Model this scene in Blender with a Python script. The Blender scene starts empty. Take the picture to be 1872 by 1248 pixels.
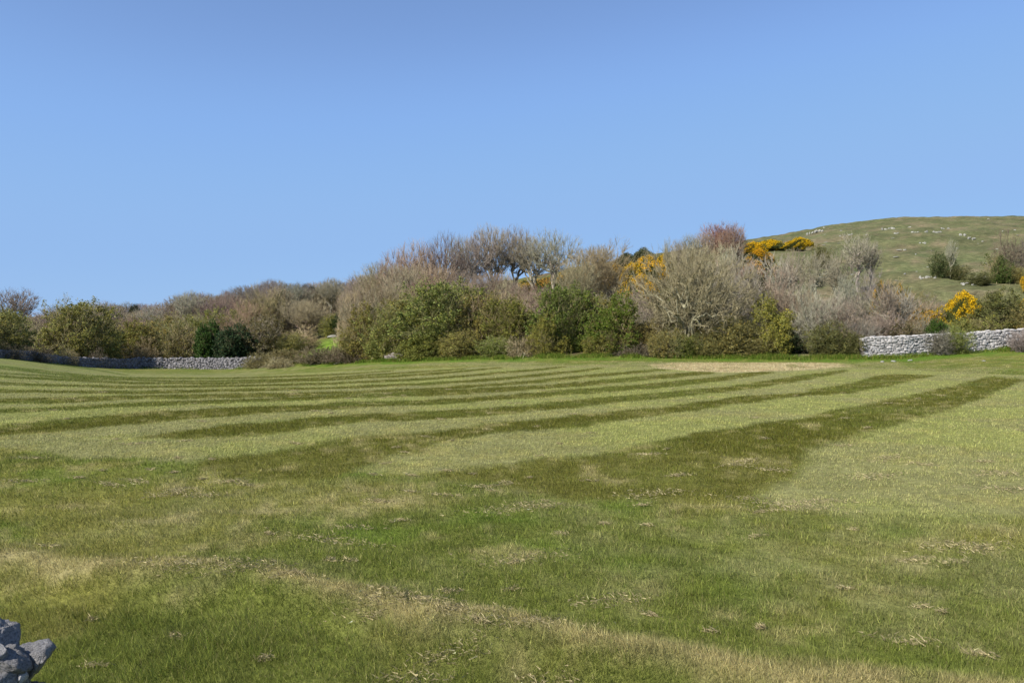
import bpy, math, random
import numpy as np

# ---------------------------------------------------------------- camera, sky, sun, exposure
SC = bpy.context.scene
F = 1441.0            # focal length of the photograph in its own pixels (1872 wide)
CU, HV = 936.0, 620.0 # centre column, horizon row
EYE = 1.7
cam_d = bpy.data.cameras.new('camera'); cam = bpy.data.objects.new('camera', cam_d)
SC.collection.objects.link(cam); SC.camera = cam
cam_d.sensor_width = 36.0; cam_d.lens = 36.0 * F / 1872.0
cam_d.clip_start = 0.05; cam_d.clip_end = 8000
cam.location = (0, 0, EYE)
cam.rotation_euler = (math.radians(90) - math.atan((624 - HV) / F), 0, 0)

SUN_AZ = math.radians(-130)      # clockwise from +Y seen from above: from the left, a little behind the camera
SUN_EL = math.radians(40)
W = bpy.data.worlds.new('World'); SC.world = W; W.use_nodes = True
nt = W.node_tree; nt.nodes.clear()
sky = nt.nodes.new('ShaderNodeTexSky'); sky.sky_type = 'NISHITA'; sky.sun_disc = False
sky.sun_elevation = SUN_EL; sky.sun_rotation = SUN_AZ % (2 * math.pi)
sky.altitude = 0; sky.air_density = 0.8; sky.dust_density = 0.25; sky.ozone_density = 5.0
bg = nt.nodes.new('ShaderNodeBackground'); bg.inputs['Strength'].default_value = 0.13
hs = nt.nodes.new('ShaderNodeHueSaturation'); hs.inputs['Saturation'].default_value = 1.0
out = nt.nodes.new('ShaderNodeOutputWorld')
# the real sky that day was hazier blue at the horizon than the model: roll the bright end of each channel off
v1 = nt.nodes.new('ShaderNodeVectorMath'); v1.operation = 'SCALE'; v1.inputs['Scale'].default_value = 0.1456
cv = nt.nodes.new('ShaderNodeRGBCurve'); v2 = nt.nodes.new('ShaderNodeVectorMath'); v2.operation = 'SCALE'; v2.inputs['Scale'].default_value = 6.87
for ch, pts in enumerate((((0, 0), (.123, .127), (.177, .168), (.398, .205), (1, .25)), ((0, 0), (.235, .225), (.331, .300), (.637, .338), (1, .38)), ((0, 0), (.477, .447), (.627, .560), (.86, .562), (1, .57)))):
    c = cv.mapping.curves[ch]
    while len(c.points) < len(pts): c.points.new(.5, .5)
    for p, q in zip(c.points, pts): p.location = q; p.handle_type = 'AUTO_CLAMPED'
cv.mapping.update()
nt.links.new(sky.outputs[0], v1.inputs[0]); nt.links.new(v1.outputs[0], cv.inputs['Color']); nt.links.new(cv.outputs[0], v2.inputs[0]); nt.links.new(v2.outputs[0], hs.inputs['Color']); nt.links.new(hs.outputs[0], bg.inputs[0]); nt.links.new(bg.outputs[0], out.inputs[0])
sd = bpy.data.lights.new('sun', 'SUN'); sd.energy = 4.4; sd.angle = math.radians(0.5); sd.color = (1, 0.95, 0.87)
so = bpy.data.objects.new('sun', sd); SC.collection.objects.link(so)
from mathutils import Vector, Matrix
sdir = Vector((math.sin(SUN_AZ) * math.cos(SUN_EL), math.cos(SUN_AZ) * math.cos(SUN_EL), math.sin(SUN_EL)))
so.rotation_euler = (-sdir).to_track_quat('-Z', 'Y').to_euler()
so.location = sdir * 100
SC.view_settings.view_transform = 'Standard'; SC.view_settings.look = 'None'
SC.view_settings.exposure = 0.75; SC.view_settings.gamma = 1; SC.view_settings.use_curve_mapping = False
SC.render.engine = 'CYCLES'

COL = SC.collection
rng = np.random.default_rng(7)

# ---------------------------------------------------------------- numpy noise
_tab = np.random.default_rng(3).random((256, 256))
def vnoise(x, y):
    xi = np.floor(x).astype(np.int64); yi = np.floor(y).astype(np.int64)
    fx = x - xi; fy = y - yi; fx = fx * fx * (3 - 2 * fx); fy = fy * fy * (3 - 2 * fy)
    a = _tab[xi & 255, yi & 255]; b = _tab[(xi + 1) & 255, yi & 255]
    c = _tab[xi & 255, (yi + 1) & 255]; d = _tab[(xi + 1) & 255, (yi + 1) & 255]
    return (a * (1 - fx) + b * fx) * (1 - fy) + (c * (1 - fx) + d * fx) * fy
def fbm(x, y, s, o=4, seed=0.0):
    r = 0; a = 0.5; t = 0
    c, n = math.cos(0.6), math.sin(0.6)
    x = x / s + seed * 17.3; y = y / s - seed * 9.1
    for i in range(o):
        r = r + a * vnoise(x, y); t += a; a *= 0.55
        x, y = (c * x - n * y) * 2.03 + 5.1, (n * x + c * y) * 2.03 + 1.7
    return r / t
def sstep(a, b, x):
    t = np.clip((x - a) / (b - a), 0, 1); return t * t * (3 - 2 * t)
def gblur(a, s, axis, wrap=False):
    k = int(3 * s) + 1; w = np.exp(-0.5 * (np.arange(-k, k + 1) / s) ** 2); w /= w.sum()
    pad = [(0, 0)] * a.ndim; pad[axis] = (k, k)
    p = np.pad(a, pad, mode='wrap' if wrap else 'edge'); r = np.zeros_like(a)
    n = a.shape[axis]
    for i, wi in enumerate(w):
        sl = [slice(None)] * a.ndim; sl[axis] = slice(i, i + n); r += wi * p[tuple(sl)]
    return r

# ---------------------------------------------------------------- terrain: surveyed profiles fanned out from the viewpoint
PROF = {
 -500: [(20,742),(30,700),(45,660),(55,645),(80,625),(110,600),(160,580),(250,565),(400,562)],
 0:   [(20,743),(30,706),(45,678),(58,658),(66,650),(80,643),(110,628),(160,602),(250,580),(400,575)],
 100: [(20,743),(30,707),(48,686),(62,673),(74,665),(90,658),(115,640),(165,612),(250,588),(400,582)],
 200: [(20,742),(30,708),(50,690),(70,680),(83,676),(95,671),(120,654),(170,622),(250,594),(400,586)],
 450: [(20,742),(30,710),(50,694),(70,685),(86,678),(95,666),(115,640),(150,600),(200,572),(280,552),(400,550)],
 620: [(20,742),(30,708),(50,687),(76,669),(85,644),(105,610),(140,588),(200,562),(280,547),(400,545)],
 750: [(20,742),(30,706),(50,681),(68,662),(80,634),(100,600),(140,562),(200,540),(280,530),(400,534)],
 936: [(20,742),(30,704),(50,672),(62,657),(80,620),(100,585),(130,548),(180,522),(260,516),(400,522)],
 1050:[(20,742),(30,703),(50,669),(60,653),(75,612),(100,562),(130,522),(170,497),(240,491),(400,500)],
 1200:[(20,742),(30,702),(45,674),(58,654),(75,602),(100,542),(130,502),(170,478),(230,468),(400,478)],
 1300:[(20,742),(30,702),(45,674),(58,656),(75,597),(100,532),(130,487),(170,460),(220,449),(400,462)],
 1400:[(20,742),(30,702),(45,674),(55,657),(70,602),(90,547),(130,482),(180,449),(230,438),(400,452)],
 1500:[(20,742),(30,702),(45,674),(54,657),(62,622),(75,590),(100,530),(140,466),(190,427),(240,413),(400,430)],
 1650:[(20,742),(30,702),(45,674),(54,657),(62,622),(80,580),(110,510),(150,447),(200,407),(245,397),(400,415)],
 1872:[(20,742),(30,700),(45,666),(56,643),(64,610),(80,570),(110,505),(150,445),(200,405),(250,396),(400,412)],
 2400:[(20,742),(30,697),(45,657),(56,630),(64,605),(80,570),(110,505),(150,445),(200,405),(250,396),(400,412)],
}
NA, NR = 721, 420
AZ = np.linspace(-math.pi, math.pi, NA); LR = np.linspace(math.log(1.0), math.log(4000.0), NR)
cols = []
for u in sorted(PROF):
    az = math.atan((u - CU) / F); c = math.cos(az)
    r = [1.0, 12.0 / c] + [Y / c for Y, v in PROF[u]]
    z = [-EYE, -EYE] + [-(v - HV) / F * Y for Y, v in PROF[u]]
    r.append(4000.0); z.append(z[-1] + 6)
    cols.append((az, np.interp(LR, np.log(r), z)))
flat = np.interp(LR, np.log([1, 60, 150, 400, 4000]), [-EYE, -EYE, 1, 4, 8])
cols = [(-math.pi, flat), (-1.75, flat), (-1.0, cols[0][1])] + cols + [(1.15, cols[-1][1]), (1.9, flat), (math.pi, flat)]
ca = np.array([c[0] for c in cols]); cz = np.array([c[1] for c in cols])
G = np.stack([np.interp(AZ, ca, cz[:, j]) for j in range(NR)], 1)
G = gblur(G, 3.2, 0); G = gblur(G, 1.6, 1)
def terrain(x, y):
    x = np.asarray(x, float); y = np.asarray(y, float)
    r = np.maximum(np.hypot(x, y), 1.0); a = np.arctan2(x, y)
    i = (a + math.pi) / (2 * math.pi) * (NA - 1); j = (np.log(r) - LR[0]) / (LR[-1] - LR[0]) * (NR - 1)
    i = np.clip(i, 0, NA - 1.001); j = np.clip(j, 0, NR - 1.001)
    i0 = i.astype(int); j0 = j.astype(int); fi = i - i0; fj = j - j0
    return EYE + (G[i0, j0] * (1 - fi) + G[i0 + 1, j0] * fi) * (1 - fj) + (G[i0, j0 + 1] * (1 - fi) + G[i0 + 1, j0 + 1] * fi) * fj

# edge of the mown field as distance against bearing
BU = [(-500,45),(-200,54),(0,66),(100,74),(200,83),(260,87),(450,86),(560,80),(640,74.5),(750,68),(850,65),(936,62),(1050,60),(1200,58),(1300,57.5),(1400,55),(1500,54),(1650,54),(1720,55.5),(1872,56),(2400,56)]
BAZ = np.array([math.atan((u - CU) / F) for u, Y in BU]); BRAD = np.array([Y / math.cos(math.atan((u - CU) / F)) for u, Y in BU])
def field_edge(x, y):
    return np.interp(np.arctan2(x, y), BAZ, BRAD)

_Y = np.concatenate([np.linspace(2, 40, 2000), np.linspace(40, 300, 3000)])
def on_ground(u, v):
    """the point of the ground seen at this column and row of the photograph"""
    X = (u - CU) / F * _Y; Z = EYE - (v - HV) / F * _Y
    h = terrain(X, _Y); k = np.nonzero(Z <= h)[0]
    k = k[0] if len(k) else len(_Y) - 1
    return float(X[k]), float(_Y[k])
def line(pts, step=25):
    """a polyline walked over the ground"""
    o = []
    for (u0, v0), (u1, v1) in zip(pts[:-1], pts[1:]):
        n = max(1, int(abs(u1 - u0) / step))
        for i in range(n): o.append(on_ground(u0 + (u1 - u0) * i / n, v0 + (v1 - v0) * i / n))
    o.append(on_ground(*pts[-1])); return o

# mown strips, olive hue and blade-lean shading painted dark; centre lines and half widths as measured
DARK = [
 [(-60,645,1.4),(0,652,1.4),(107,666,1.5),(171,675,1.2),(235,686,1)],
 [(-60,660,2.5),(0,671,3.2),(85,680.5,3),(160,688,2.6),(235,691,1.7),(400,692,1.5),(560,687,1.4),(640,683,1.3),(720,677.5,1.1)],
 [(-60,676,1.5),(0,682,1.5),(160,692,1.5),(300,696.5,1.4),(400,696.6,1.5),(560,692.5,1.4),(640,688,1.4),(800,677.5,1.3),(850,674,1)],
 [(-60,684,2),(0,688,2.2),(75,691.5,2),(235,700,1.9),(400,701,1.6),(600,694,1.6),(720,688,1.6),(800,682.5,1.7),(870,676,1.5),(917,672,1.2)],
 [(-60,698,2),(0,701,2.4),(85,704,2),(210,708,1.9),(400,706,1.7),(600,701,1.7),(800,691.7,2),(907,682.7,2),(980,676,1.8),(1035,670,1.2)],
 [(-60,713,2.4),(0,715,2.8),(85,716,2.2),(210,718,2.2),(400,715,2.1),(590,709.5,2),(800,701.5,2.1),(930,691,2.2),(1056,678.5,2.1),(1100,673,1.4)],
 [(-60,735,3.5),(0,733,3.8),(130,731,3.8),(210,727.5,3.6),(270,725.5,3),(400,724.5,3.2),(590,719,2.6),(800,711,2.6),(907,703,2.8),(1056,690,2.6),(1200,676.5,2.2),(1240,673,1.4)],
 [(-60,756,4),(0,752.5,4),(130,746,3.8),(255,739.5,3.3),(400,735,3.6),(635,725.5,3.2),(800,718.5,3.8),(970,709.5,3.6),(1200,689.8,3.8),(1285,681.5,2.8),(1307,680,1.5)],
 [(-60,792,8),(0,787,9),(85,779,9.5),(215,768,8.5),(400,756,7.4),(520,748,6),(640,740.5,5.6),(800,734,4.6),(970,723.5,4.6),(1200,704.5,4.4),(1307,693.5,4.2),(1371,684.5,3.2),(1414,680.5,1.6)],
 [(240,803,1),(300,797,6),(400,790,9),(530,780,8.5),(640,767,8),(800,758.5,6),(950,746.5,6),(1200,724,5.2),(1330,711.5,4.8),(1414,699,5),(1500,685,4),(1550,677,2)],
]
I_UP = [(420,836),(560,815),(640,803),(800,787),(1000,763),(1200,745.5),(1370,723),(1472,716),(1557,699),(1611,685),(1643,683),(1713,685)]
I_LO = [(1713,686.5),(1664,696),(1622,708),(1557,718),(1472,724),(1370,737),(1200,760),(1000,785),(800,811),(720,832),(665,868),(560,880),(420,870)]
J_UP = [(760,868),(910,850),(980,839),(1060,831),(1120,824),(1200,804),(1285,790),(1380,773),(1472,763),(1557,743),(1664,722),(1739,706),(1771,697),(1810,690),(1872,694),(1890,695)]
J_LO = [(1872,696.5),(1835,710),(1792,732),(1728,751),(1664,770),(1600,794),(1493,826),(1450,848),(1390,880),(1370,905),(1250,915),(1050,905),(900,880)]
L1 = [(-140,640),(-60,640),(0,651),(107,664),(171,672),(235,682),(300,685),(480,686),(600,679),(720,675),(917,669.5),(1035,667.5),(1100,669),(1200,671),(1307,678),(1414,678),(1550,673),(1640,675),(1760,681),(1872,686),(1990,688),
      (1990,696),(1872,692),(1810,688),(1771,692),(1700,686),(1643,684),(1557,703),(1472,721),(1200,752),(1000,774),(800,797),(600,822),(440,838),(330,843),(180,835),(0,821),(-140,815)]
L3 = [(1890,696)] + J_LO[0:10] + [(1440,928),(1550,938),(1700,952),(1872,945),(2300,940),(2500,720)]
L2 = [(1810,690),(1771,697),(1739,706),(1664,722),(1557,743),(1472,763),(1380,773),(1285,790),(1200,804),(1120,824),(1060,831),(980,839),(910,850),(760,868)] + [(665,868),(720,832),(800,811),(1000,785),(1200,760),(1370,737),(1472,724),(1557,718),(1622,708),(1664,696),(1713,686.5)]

GX0, GX1, GY0, GY1, GS = -62.0, 60.0, 0.0, 95.0, 0.1
gx = np.arange(GX0, GX1, GS); gy = np.arange(GY0, GY1, GS)
def raster(poly):
    """1 inside the polygon (world metres) on the field grid"""
    P = np.array(poly); m = np.zeros((len(gx), len(gy)), bool)
    x0, x1 = P[:, 0].min(), P[:, 0].max()
    i0 = max(0, int((x0 - GX0) / GS)); i1 = min(len(gx), int((x1 - GX0) / GS) + 2)
    for i in range(i0, i1):
        xc = gx[i]; a = P; b = np.roll(P, -1, 0)
        k = (a[:, 0] <= xc) != (b[:, 0] <= xc)
        if not k.any(): continue
        a = a[k]; b = b[k]
        ys = np.sort(a[:, 1] + (xc - a[:, 0]) / (b[:, 0] - a[:, 0]) * (b[:, 1] - a[:, 1]))
        for p, q in zip(ys[::2], ys[1::2]):
            m[i] |= (gy >= p) & (gy < q)
    return m
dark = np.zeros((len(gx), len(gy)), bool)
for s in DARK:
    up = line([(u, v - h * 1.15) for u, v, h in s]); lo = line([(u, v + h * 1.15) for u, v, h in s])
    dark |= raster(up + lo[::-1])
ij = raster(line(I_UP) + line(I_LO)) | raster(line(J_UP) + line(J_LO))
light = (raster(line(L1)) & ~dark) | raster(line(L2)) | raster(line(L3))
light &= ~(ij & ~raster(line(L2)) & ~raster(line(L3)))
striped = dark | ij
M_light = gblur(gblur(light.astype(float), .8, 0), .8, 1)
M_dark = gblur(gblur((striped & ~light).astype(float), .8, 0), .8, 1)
straw = raster(line([(1190,666),(1250,663.5),(1350,662.5),(1450,663),(1530,664.5),(1548,668),(1500,674),(1440,678),(1330,681),(1250,677),(1200,673)]))
M_straw = gblur(gblur(straw.astype(float), 3, 0), 3, 1)
def samp(M, x, y):
    i = np.clip((x - GX0) / GS, 0, M.shape[0] - 1.01); j = np.clip((y - GY0) / GS, 0, M.shape[1] - 1.01)
    i0 = i.astype(int); j0 = j.astype(int); fi = i - i0; fj = j - j0
    return (M[i0, j0] * (1 - fi) + M[i0 + 1, j0] * fi) * (1 - fj) + (M[i0, j0 + 1] * (1 - fi) + M[i0 + 1, j0 + 1] * fi) * fj

# lip of dead grass across the foreground
LIP = np.array(line([(-200,1010),(0,1025),(200,1042),(330,1048),(450,1064),(560,1083),(660,1108),(800,1130),(1000,1166),(1200,1205),(1400,1238),(1700,1275),(2000,1300)], 60))
def lip_dist(x, y):
    """signed distance to the lip, positive on the far side"""
    yl = np.interp(x, LIP[:, 0], LIP[:, 1]); return (y - yl) * 0.93
def ground_z(x, y):
    r = np.hypot(x, y); near = 1 - sstep(25, 60, r)
    d = lip_dist(x, y) + (fbm(x, y, 0.5, 3, 5) - 0.5) * 0.3
    lip = 0.07 * np.exp(-(np.clip(d, -9, 9) / 0.28) ** 2) * near - 0.06 * (1 - sstep(-0.6, 0.0, d)) * near * sstep(-3, 1, x * 0 + 1)
    bump = (fbm(x, y, 2.2, 3, 1) - 0.5) * 0.10 + (fbm(x, y, 0.35, 3, 2) - 0.5) * 0.05
    far = sstep(0, 12, r - field_edge(x, y)) * ((fbm(x, y, 14, 4, 3) - 0.5) * 1.8 + (fbm(x, y, 3, 3, 8) - 0.5) * 0.7) * (1 - sstep(300, 600, r) * 0.5)
    return terrain(x, y) + lip + bump * (0.3 + 0.7 * near) + far
def mixc(a, b, t): return a * (1 - t[:, None]) + np.asarray(b) * t[:, None]

C_LIGHT = np.array((0.190, 0.184, 0.072)); C_DARK = np.array((0.088, 0.087, 0.015)); C_GREEN = np.array((0.116, 0.132, 0.027))  # strip tones: grass hue plus the light and shade of leaning blades, painted in
C_OLIVE = np.array((0.165, 0.158, 0.038)); C_TAN = np.array((0.29, 0.245, 0.110)); C_FRESH = np.array((0.092, 0.150, 0.018))
C_STRAW = np.array((0.44, 0.37, 0.20)); C_HILL = np.array((0.122, 0.124, 0.060)); C_LITTER = np.array((0.11, 0.088, 0.05))
def ground_color(x, y):
    n = len(x); r = np.hypot(x, y); e = field_edge(x, y)
    wx = x + (fbm(x, y, 0.5, 3, 11) - 0.5) * 0.36 + (fbm(x, y, 0.12, 2, 12) - 0.5) * 0.2
    wy = y + (fbm(x, y, 0.5, 3, 13) - 0.5) * 0.42 + (fbm(x, y, 0.12, 2, 14) - 0.5) * 0.25
    nr_ = 1 - sstep(11, 20, r); wx = wx + (fbm(x, y, 1.6, 3, 15) - 0.5) * 0.9 * nr_; wy = wy + (fbm(x, y, 1.6, 3, 16) - 0.5) * 1.2 * nr_
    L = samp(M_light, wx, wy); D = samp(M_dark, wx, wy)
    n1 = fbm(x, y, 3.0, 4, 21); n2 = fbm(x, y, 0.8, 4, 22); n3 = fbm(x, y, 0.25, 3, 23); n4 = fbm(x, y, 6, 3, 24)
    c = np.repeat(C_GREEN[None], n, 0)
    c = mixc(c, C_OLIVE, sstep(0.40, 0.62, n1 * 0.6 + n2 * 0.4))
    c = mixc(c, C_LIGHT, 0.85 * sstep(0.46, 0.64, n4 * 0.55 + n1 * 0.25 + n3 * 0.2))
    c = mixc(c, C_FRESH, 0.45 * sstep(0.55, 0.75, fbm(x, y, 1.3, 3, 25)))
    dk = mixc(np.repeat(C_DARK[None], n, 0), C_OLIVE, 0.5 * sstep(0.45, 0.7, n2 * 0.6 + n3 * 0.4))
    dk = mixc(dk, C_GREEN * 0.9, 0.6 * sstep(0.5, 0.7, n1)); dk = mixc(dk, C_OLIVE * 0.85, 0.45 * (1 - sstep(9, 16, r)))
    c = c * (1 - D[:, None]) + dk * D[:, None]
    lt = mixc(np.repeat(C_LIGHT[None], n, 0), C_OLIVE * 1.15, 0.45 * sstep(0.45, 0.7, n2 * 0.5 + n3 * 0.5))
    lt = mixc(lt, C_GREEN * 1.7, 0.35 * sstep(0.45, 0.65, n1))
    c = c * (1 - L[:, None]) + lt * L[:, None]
    # the left of the field is fresher
    fr = sstep(-8, -40, x) * 0.5 * (r > 20)
    c = mixc(c, np.array((0.085, 0.135, 0.03)), fr * (0.4 + 0.6 * D))
    # dead grass scattered by the mower
    t = sstep(0.55, 0.74, n3 * 0.55 + n2 * 0.45) * (0.75 - 0.35 * L)
    c = mixc(c, C_TAN, t * 0.8)
    d = lip_dist(x, y) + (n2 - 0.5) * 0.6
    lipw = np.exp(-((d - 0.02) / 0.13) ** 2) * sstep(0.35, 0.6, n2 + 0.15) * (r < 14)
    c = mixc(c, C_TAN, lipw * 0.95)
    low = (1 - sstep(-0.7, -0.2, d)) * (r < 14)
    c = mixc(c, mixc(np.repeat(C_GREEN[None] * 0.95, n, 0), C_OLIVE, sstep(0.5, 0.75, n2) * 0.8), low * 0.8)
    # verge under the hedge
    ev = e - r
    vw = (1 - sstep(2.0, 5.5, ev + (n2 - 0.5) * 2)) * (x > -24) 
    vg = mixc(np.repeat((C_FRESH * 0.95)[None], n, 0), C_OLIVE, 0.6 * sstep(0.45, 0.7, n2))
    c = c * (1 - vw[:, None]) + vg * vw[:, None]
    st = samp(M_straw, x, y) * sstep(0.25, 0.45, n2)
    c = mixc(c, C_STRAW, st)
    # beyond the field: woodland litter on the left, rough limestone pasture on the right
    o = sstep(-1.0, 1.5, r - e)
    hill = mixc(np.repeat(C_HILL[None], n, 0), np.array((0.090, 0.094, 0.045)), sstep(0.42, 0.6, fbm(x, y, 7, 5, 31)) * 0.7)
    hill = mixc(hill, np.array((0.165, 0.135, 0.085)), sstep(0.5, 0.68, fbm(x, y, 4, 5, 32)) * 0.8)
    hill = hill * (0.75 + 0.5 * fbm(x, y, 1.6, 3, 33))[:, None]
    wood = mixc(np.repeat(C_LITTER[None], n, 0), C_GREEN, sstep(0.45, 0.6, fbm(x, y, 5, 3, 34)) * 0.6)
    az = np.arctan2(x, y); wf = 1 - sstep(0.22, 0.36, az + (fbm(x, y, 20, 3, 35) - 0.5) * 0.15)
    b = hill * (1 - wf[:, None]) + wood * wf[:, None]
    mead = np.exp(-(((x + 20.5) / 5.5) ** 4 + ((y - 93) / 13.0) ** 4))
    b = mixc(b, C_FRESH * 1.25, mead)
    c = c * (1 - o[:, None]) + b * o[:, None]
    return np.clip(c, 0.005, 0.9)

# ---------------------------------------------------------------- mesh helpers
def mesh_np(name, V, Fc, mats, colors=None, smooth=False, matidx=None, dom='POINT', cname='col'):
    V = np.asarray(V, np.float32).reshape(-1, 3); Fc = np.asarray(Fc, np.int32); k = Fc.shape[1]
    me = bpy.data.meshes.new(name)
    me.vertices.add(len(V)); me.vertices.foreach_set('co', V.ravel())
    me.loops.add(Fc.size); me.loops.foreach_set('vertex_index', Fc.ravel())
    me.polygons.add(len(Fc)); me.polygons.foreach_set('loop_start', np.arange(0, Fc.size, k, dtype=np.int32))
    me.polygons.foreach_set('loop_total', np.full(len(Fc), k, np.int32))
    if smooth: me.polygons.foreach_set('use_smooth', np.ones(len(Fc), bool))
    for m in (mats if isinstance(mats, (list, tuple)) else [mats]): me.materials.append(m)
    if matidx is not None: me.polygons.foreach_set('material_index', matidx.astype(np.int32))
    if colors is not None:
        at = me.attributes.new(cname, 'FLOAT_COLOR', dom)
        c4 = np.ones((len(colors), 4), np.float32); c4[:, :colors.shape[1]] = colors; at.data.foreach_set('color', c4.ravel())
    me.update(); me.validate(); return me
def obj(name, me, parent=None):
    o = bpy.data.objects.new(name, me); COL.objects.link(o)
    if parent is not None: o.parent = parent
    return o
def props(o, label=None, cat=None, group=None, kind=None):
    if label: o['label'] = label
    if cat: o['category'] = cat
    if group: o['group'] = group
    if kind: o['kind'] = kind
    return o
def empty(name, loc, rz=0, sc=(1, 1, 1)):
    o = bpy.data.objects.new(name, None); COL.objects.link(o); o.location = loc; o.rotation_euler = (0, 0, rz); o.scale = sc
    o.empty_display_size = 0.3
    return o

# ---------------------------------------------------------------- materials
def mat_new(name, rough=0.9, spec=0.1):
    m = bpy.data.materials.new(name); m.use_nodes = True; n = m.node_tree.nodes
    b = n['Principled BSDF']; b.inputs['Roughness'].default_value = rough; b.inputs['Specular IOR Level'].default_value = spec
    return m, m.node_tree, b
def N(t, ty, **k):
    n = t.nodes.new(ty)
    for a, v in k.items(): setattr(n, a, v)
    return n
def mul(t, a, b, fac=1.0, mode='MULTIPLY'):
    m = N(t, 'ShaderNodeMix', data_type='RGBA', blend_type=mode)
    if isinstance(fac, float): m.inputs['Factor'].default_value = fac
    else: t.links.new(fac, m.inputs['Factor'])
    for s, x in ((m.inputs[6], a), (m.inputs[7], b)):
        if isinstance(x, (tuple, list)): s.default_value = x
        else: t.links.new(x, s)
    return m.outputs[2]
def noise(t, scale, detail=4, coord='Object', rough=0.6):
    tc = N(t, 'ShaderNodeTexCoord'); n = N(t, 'ShaderNodeTexNoise'); n.inputs['Scale'].default_value = scale
    n.inputs['Detail'].default_value = detail; n.inputs['Roughness'].default_value = rough
    t.links.new(tc.outputs[coord], n.inputs['Vector']); return n.outputs['Fac']
def ramp(t, fac, stops):
    r = N(t, 'ShaderNodeValToRGB'); e = r.color_ramp.elements
    while len(e) < len(stops): e.new(0.5)
    for i, (p, c) in enumerate(stops): e[i].position = p; e[i].color = (*c, 1) if len(c) == 3 else c
    t.links.new(fac, r.inputs[0]); return r.outputs[0]
def g3(v): return (v, v, v)

def make_ground_mat():
    m, t, b = mat_new('turf', 0.95, 0.05)
    a = N(t, 'ShaderNodeAttribute', attribute_name='col')
    n1 = ramp(t, noise(t, 9.0, 6), [(0.25, g3(0.62)), (0.75, g3(1.38))])
    n2 = ramp(t, noise(t, 1.2, 5), [(0.3, g3(0.82)), (0.7, g3(1.18))])
    n3 = ramp(t, noise(t, 0.9, 12, rough=.8), [(0.30, g3(0.45)), (0.5, g3(1.0)), (0.70, g3(1.75))])
    n4 = ramp(t, noise(t, 0.12, 8, rough=.7), [(0.35, (.75, .85, .7)), (0.65, (1.2, 1.1, 1.05))])
    c = mul(t, mul(t, a.outputs['Color'], n1), n2); c = mul(t, c, mul(t, n3, n4), a.outputs['Alpha']); t.links.new(c, b.inputs['Base Color'])
    bm = N(t, 'ShaderNodeBump'); bm.inputs['Distance'].default_value = 0.08; bm.inputs['Strength'].default_value = 0.6
    t.links.new(noise(t, 14.0, 5), bm.inputs['Height']); t.links.new(bm.outputs[0], b.inputs['Normal'])
    return m
M_ground = make_ground_mat()
def make_blade_mat():
    m, t, b = mat_new('grass_blade', 0.8, 0.03)
    a = N(t, 'ShaderNodeAttribute', attribute_name='col')
    t.links.new(a.outputs['Color'], b.inputs['Base Color'])
    tr = N(t, 'ShaderNodeBsdfTranslucent'); t.links.new(a.outputs['Color'], tr.inputs['Color'])
    ms = N(t, 'ShaderNodeMixShader'); ms.inputs[0].default_value = 0.35
    t.links.new(b.outputs[0], ms.inputs[1]); t.links.new(tr.outputs[0], ms.inputs[2])
    t.links.new(ms.outputs[0], t.nodes['Material Output'].inputs['Surface'])
    return m
M_blade = make_blade_mat()
def make_plant_mat(name, nscale, lo, hi, transl=0.0, rough=0.8):
    """colour from the object's own tint, varied along the plant"""
    m, t, b = mat_new(name, rough, 0.1)
    oi = N(t, 'ShaderNodeObjectInfo')
    a = N(t, 'ShaderNodeAttribute', attribute_name='col')
    v = ramp(t, noise(t, nscale, 3), [(0.3, g3(lo)), (0.7, g3(hi))])
    c = mul(t, mul(t, oi.outputs['Color'], a.outputs['Color']), v)
    t.links.new(c, b.inputs['Base Color'])
    if transl:
        tr = N(t, 'ShaderNodeBsdfTranslucent'); t.links.new(c, tr.inputs['Color'])
        ms = N(t, 'ShaderNodeMixShader'); ms.inputs[0].default_value = transl
        t.links.new(b.outputs[0], ms.inputs[1]); t.links.new(tr.outputs[0], ms.inputs[2])
        t.links.new(ms.outputs[0], t.nodes['Material Output'].inputs['Surface'])
    return m
M_bark = make_plant_mat('bark', 1.7, 0.7, 1.25)
M_twig = make_plant_mat('twig', 0.9, 0.8, 1.2)
M_leaf = make_plant_mat('leaf', 1.1, 0.75, 1.25, 0.3, 0.6)
M_flower = make_plant_mat('gorse_flower', 2.5, 0.85, 1.15, 0.2)
def make_stone_mat(name, base, dark, scale, bump=0.02):
    m, t, b = mat_new(name, 0.9, 0.2)
    oi = N(t, 'ShaderNodeObjectInfo'); a = N(t, 'ShaderNodeAttribute', attribute_name='col')
    v = ramp(t, noise(t, scale, 8, rough=0.68), [(0.32, dark), (0.52, base), (0.72, tuple(min(0.8, c * 1.3) for c in base))])
    rv = ramp(t, oi.outputs['Random'], [(0, g3(0.78)), (1, g3(1.15))])
    c = mul(t, mul(t, v, rv), a.outputs['Color']); t.links.new(c, b.inputs['Base Color'])
    bm = N(t, 'ShaderNodeBump'); bm.inputs['Distance'].default_value = bump; bm.inputs['Strength'].default_value = 0.8
    t.links.new(noise(t, scale * 2.5, 8), bm.inputs['Height']); t.links.new(bm.outputs[0], b.inputs['Normal'])
    return m
M_stone = make_stone_mat('limestone', (0.40, 0.38, 0.36), (0.24, 0.225, 0.215), 4.0)
M_rock = make_stone_mat('weathered_limestone', (0.37, 0.355, 0.345), (0.085, 0.085, 0.09), 11.0, 0.03)
M_outcrop = make_stone_mat('outcrop_limestone', (0.30, 0.29, 0.25), (0.16, 0.155, 0.125), 1.0, 0.1)

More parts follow.
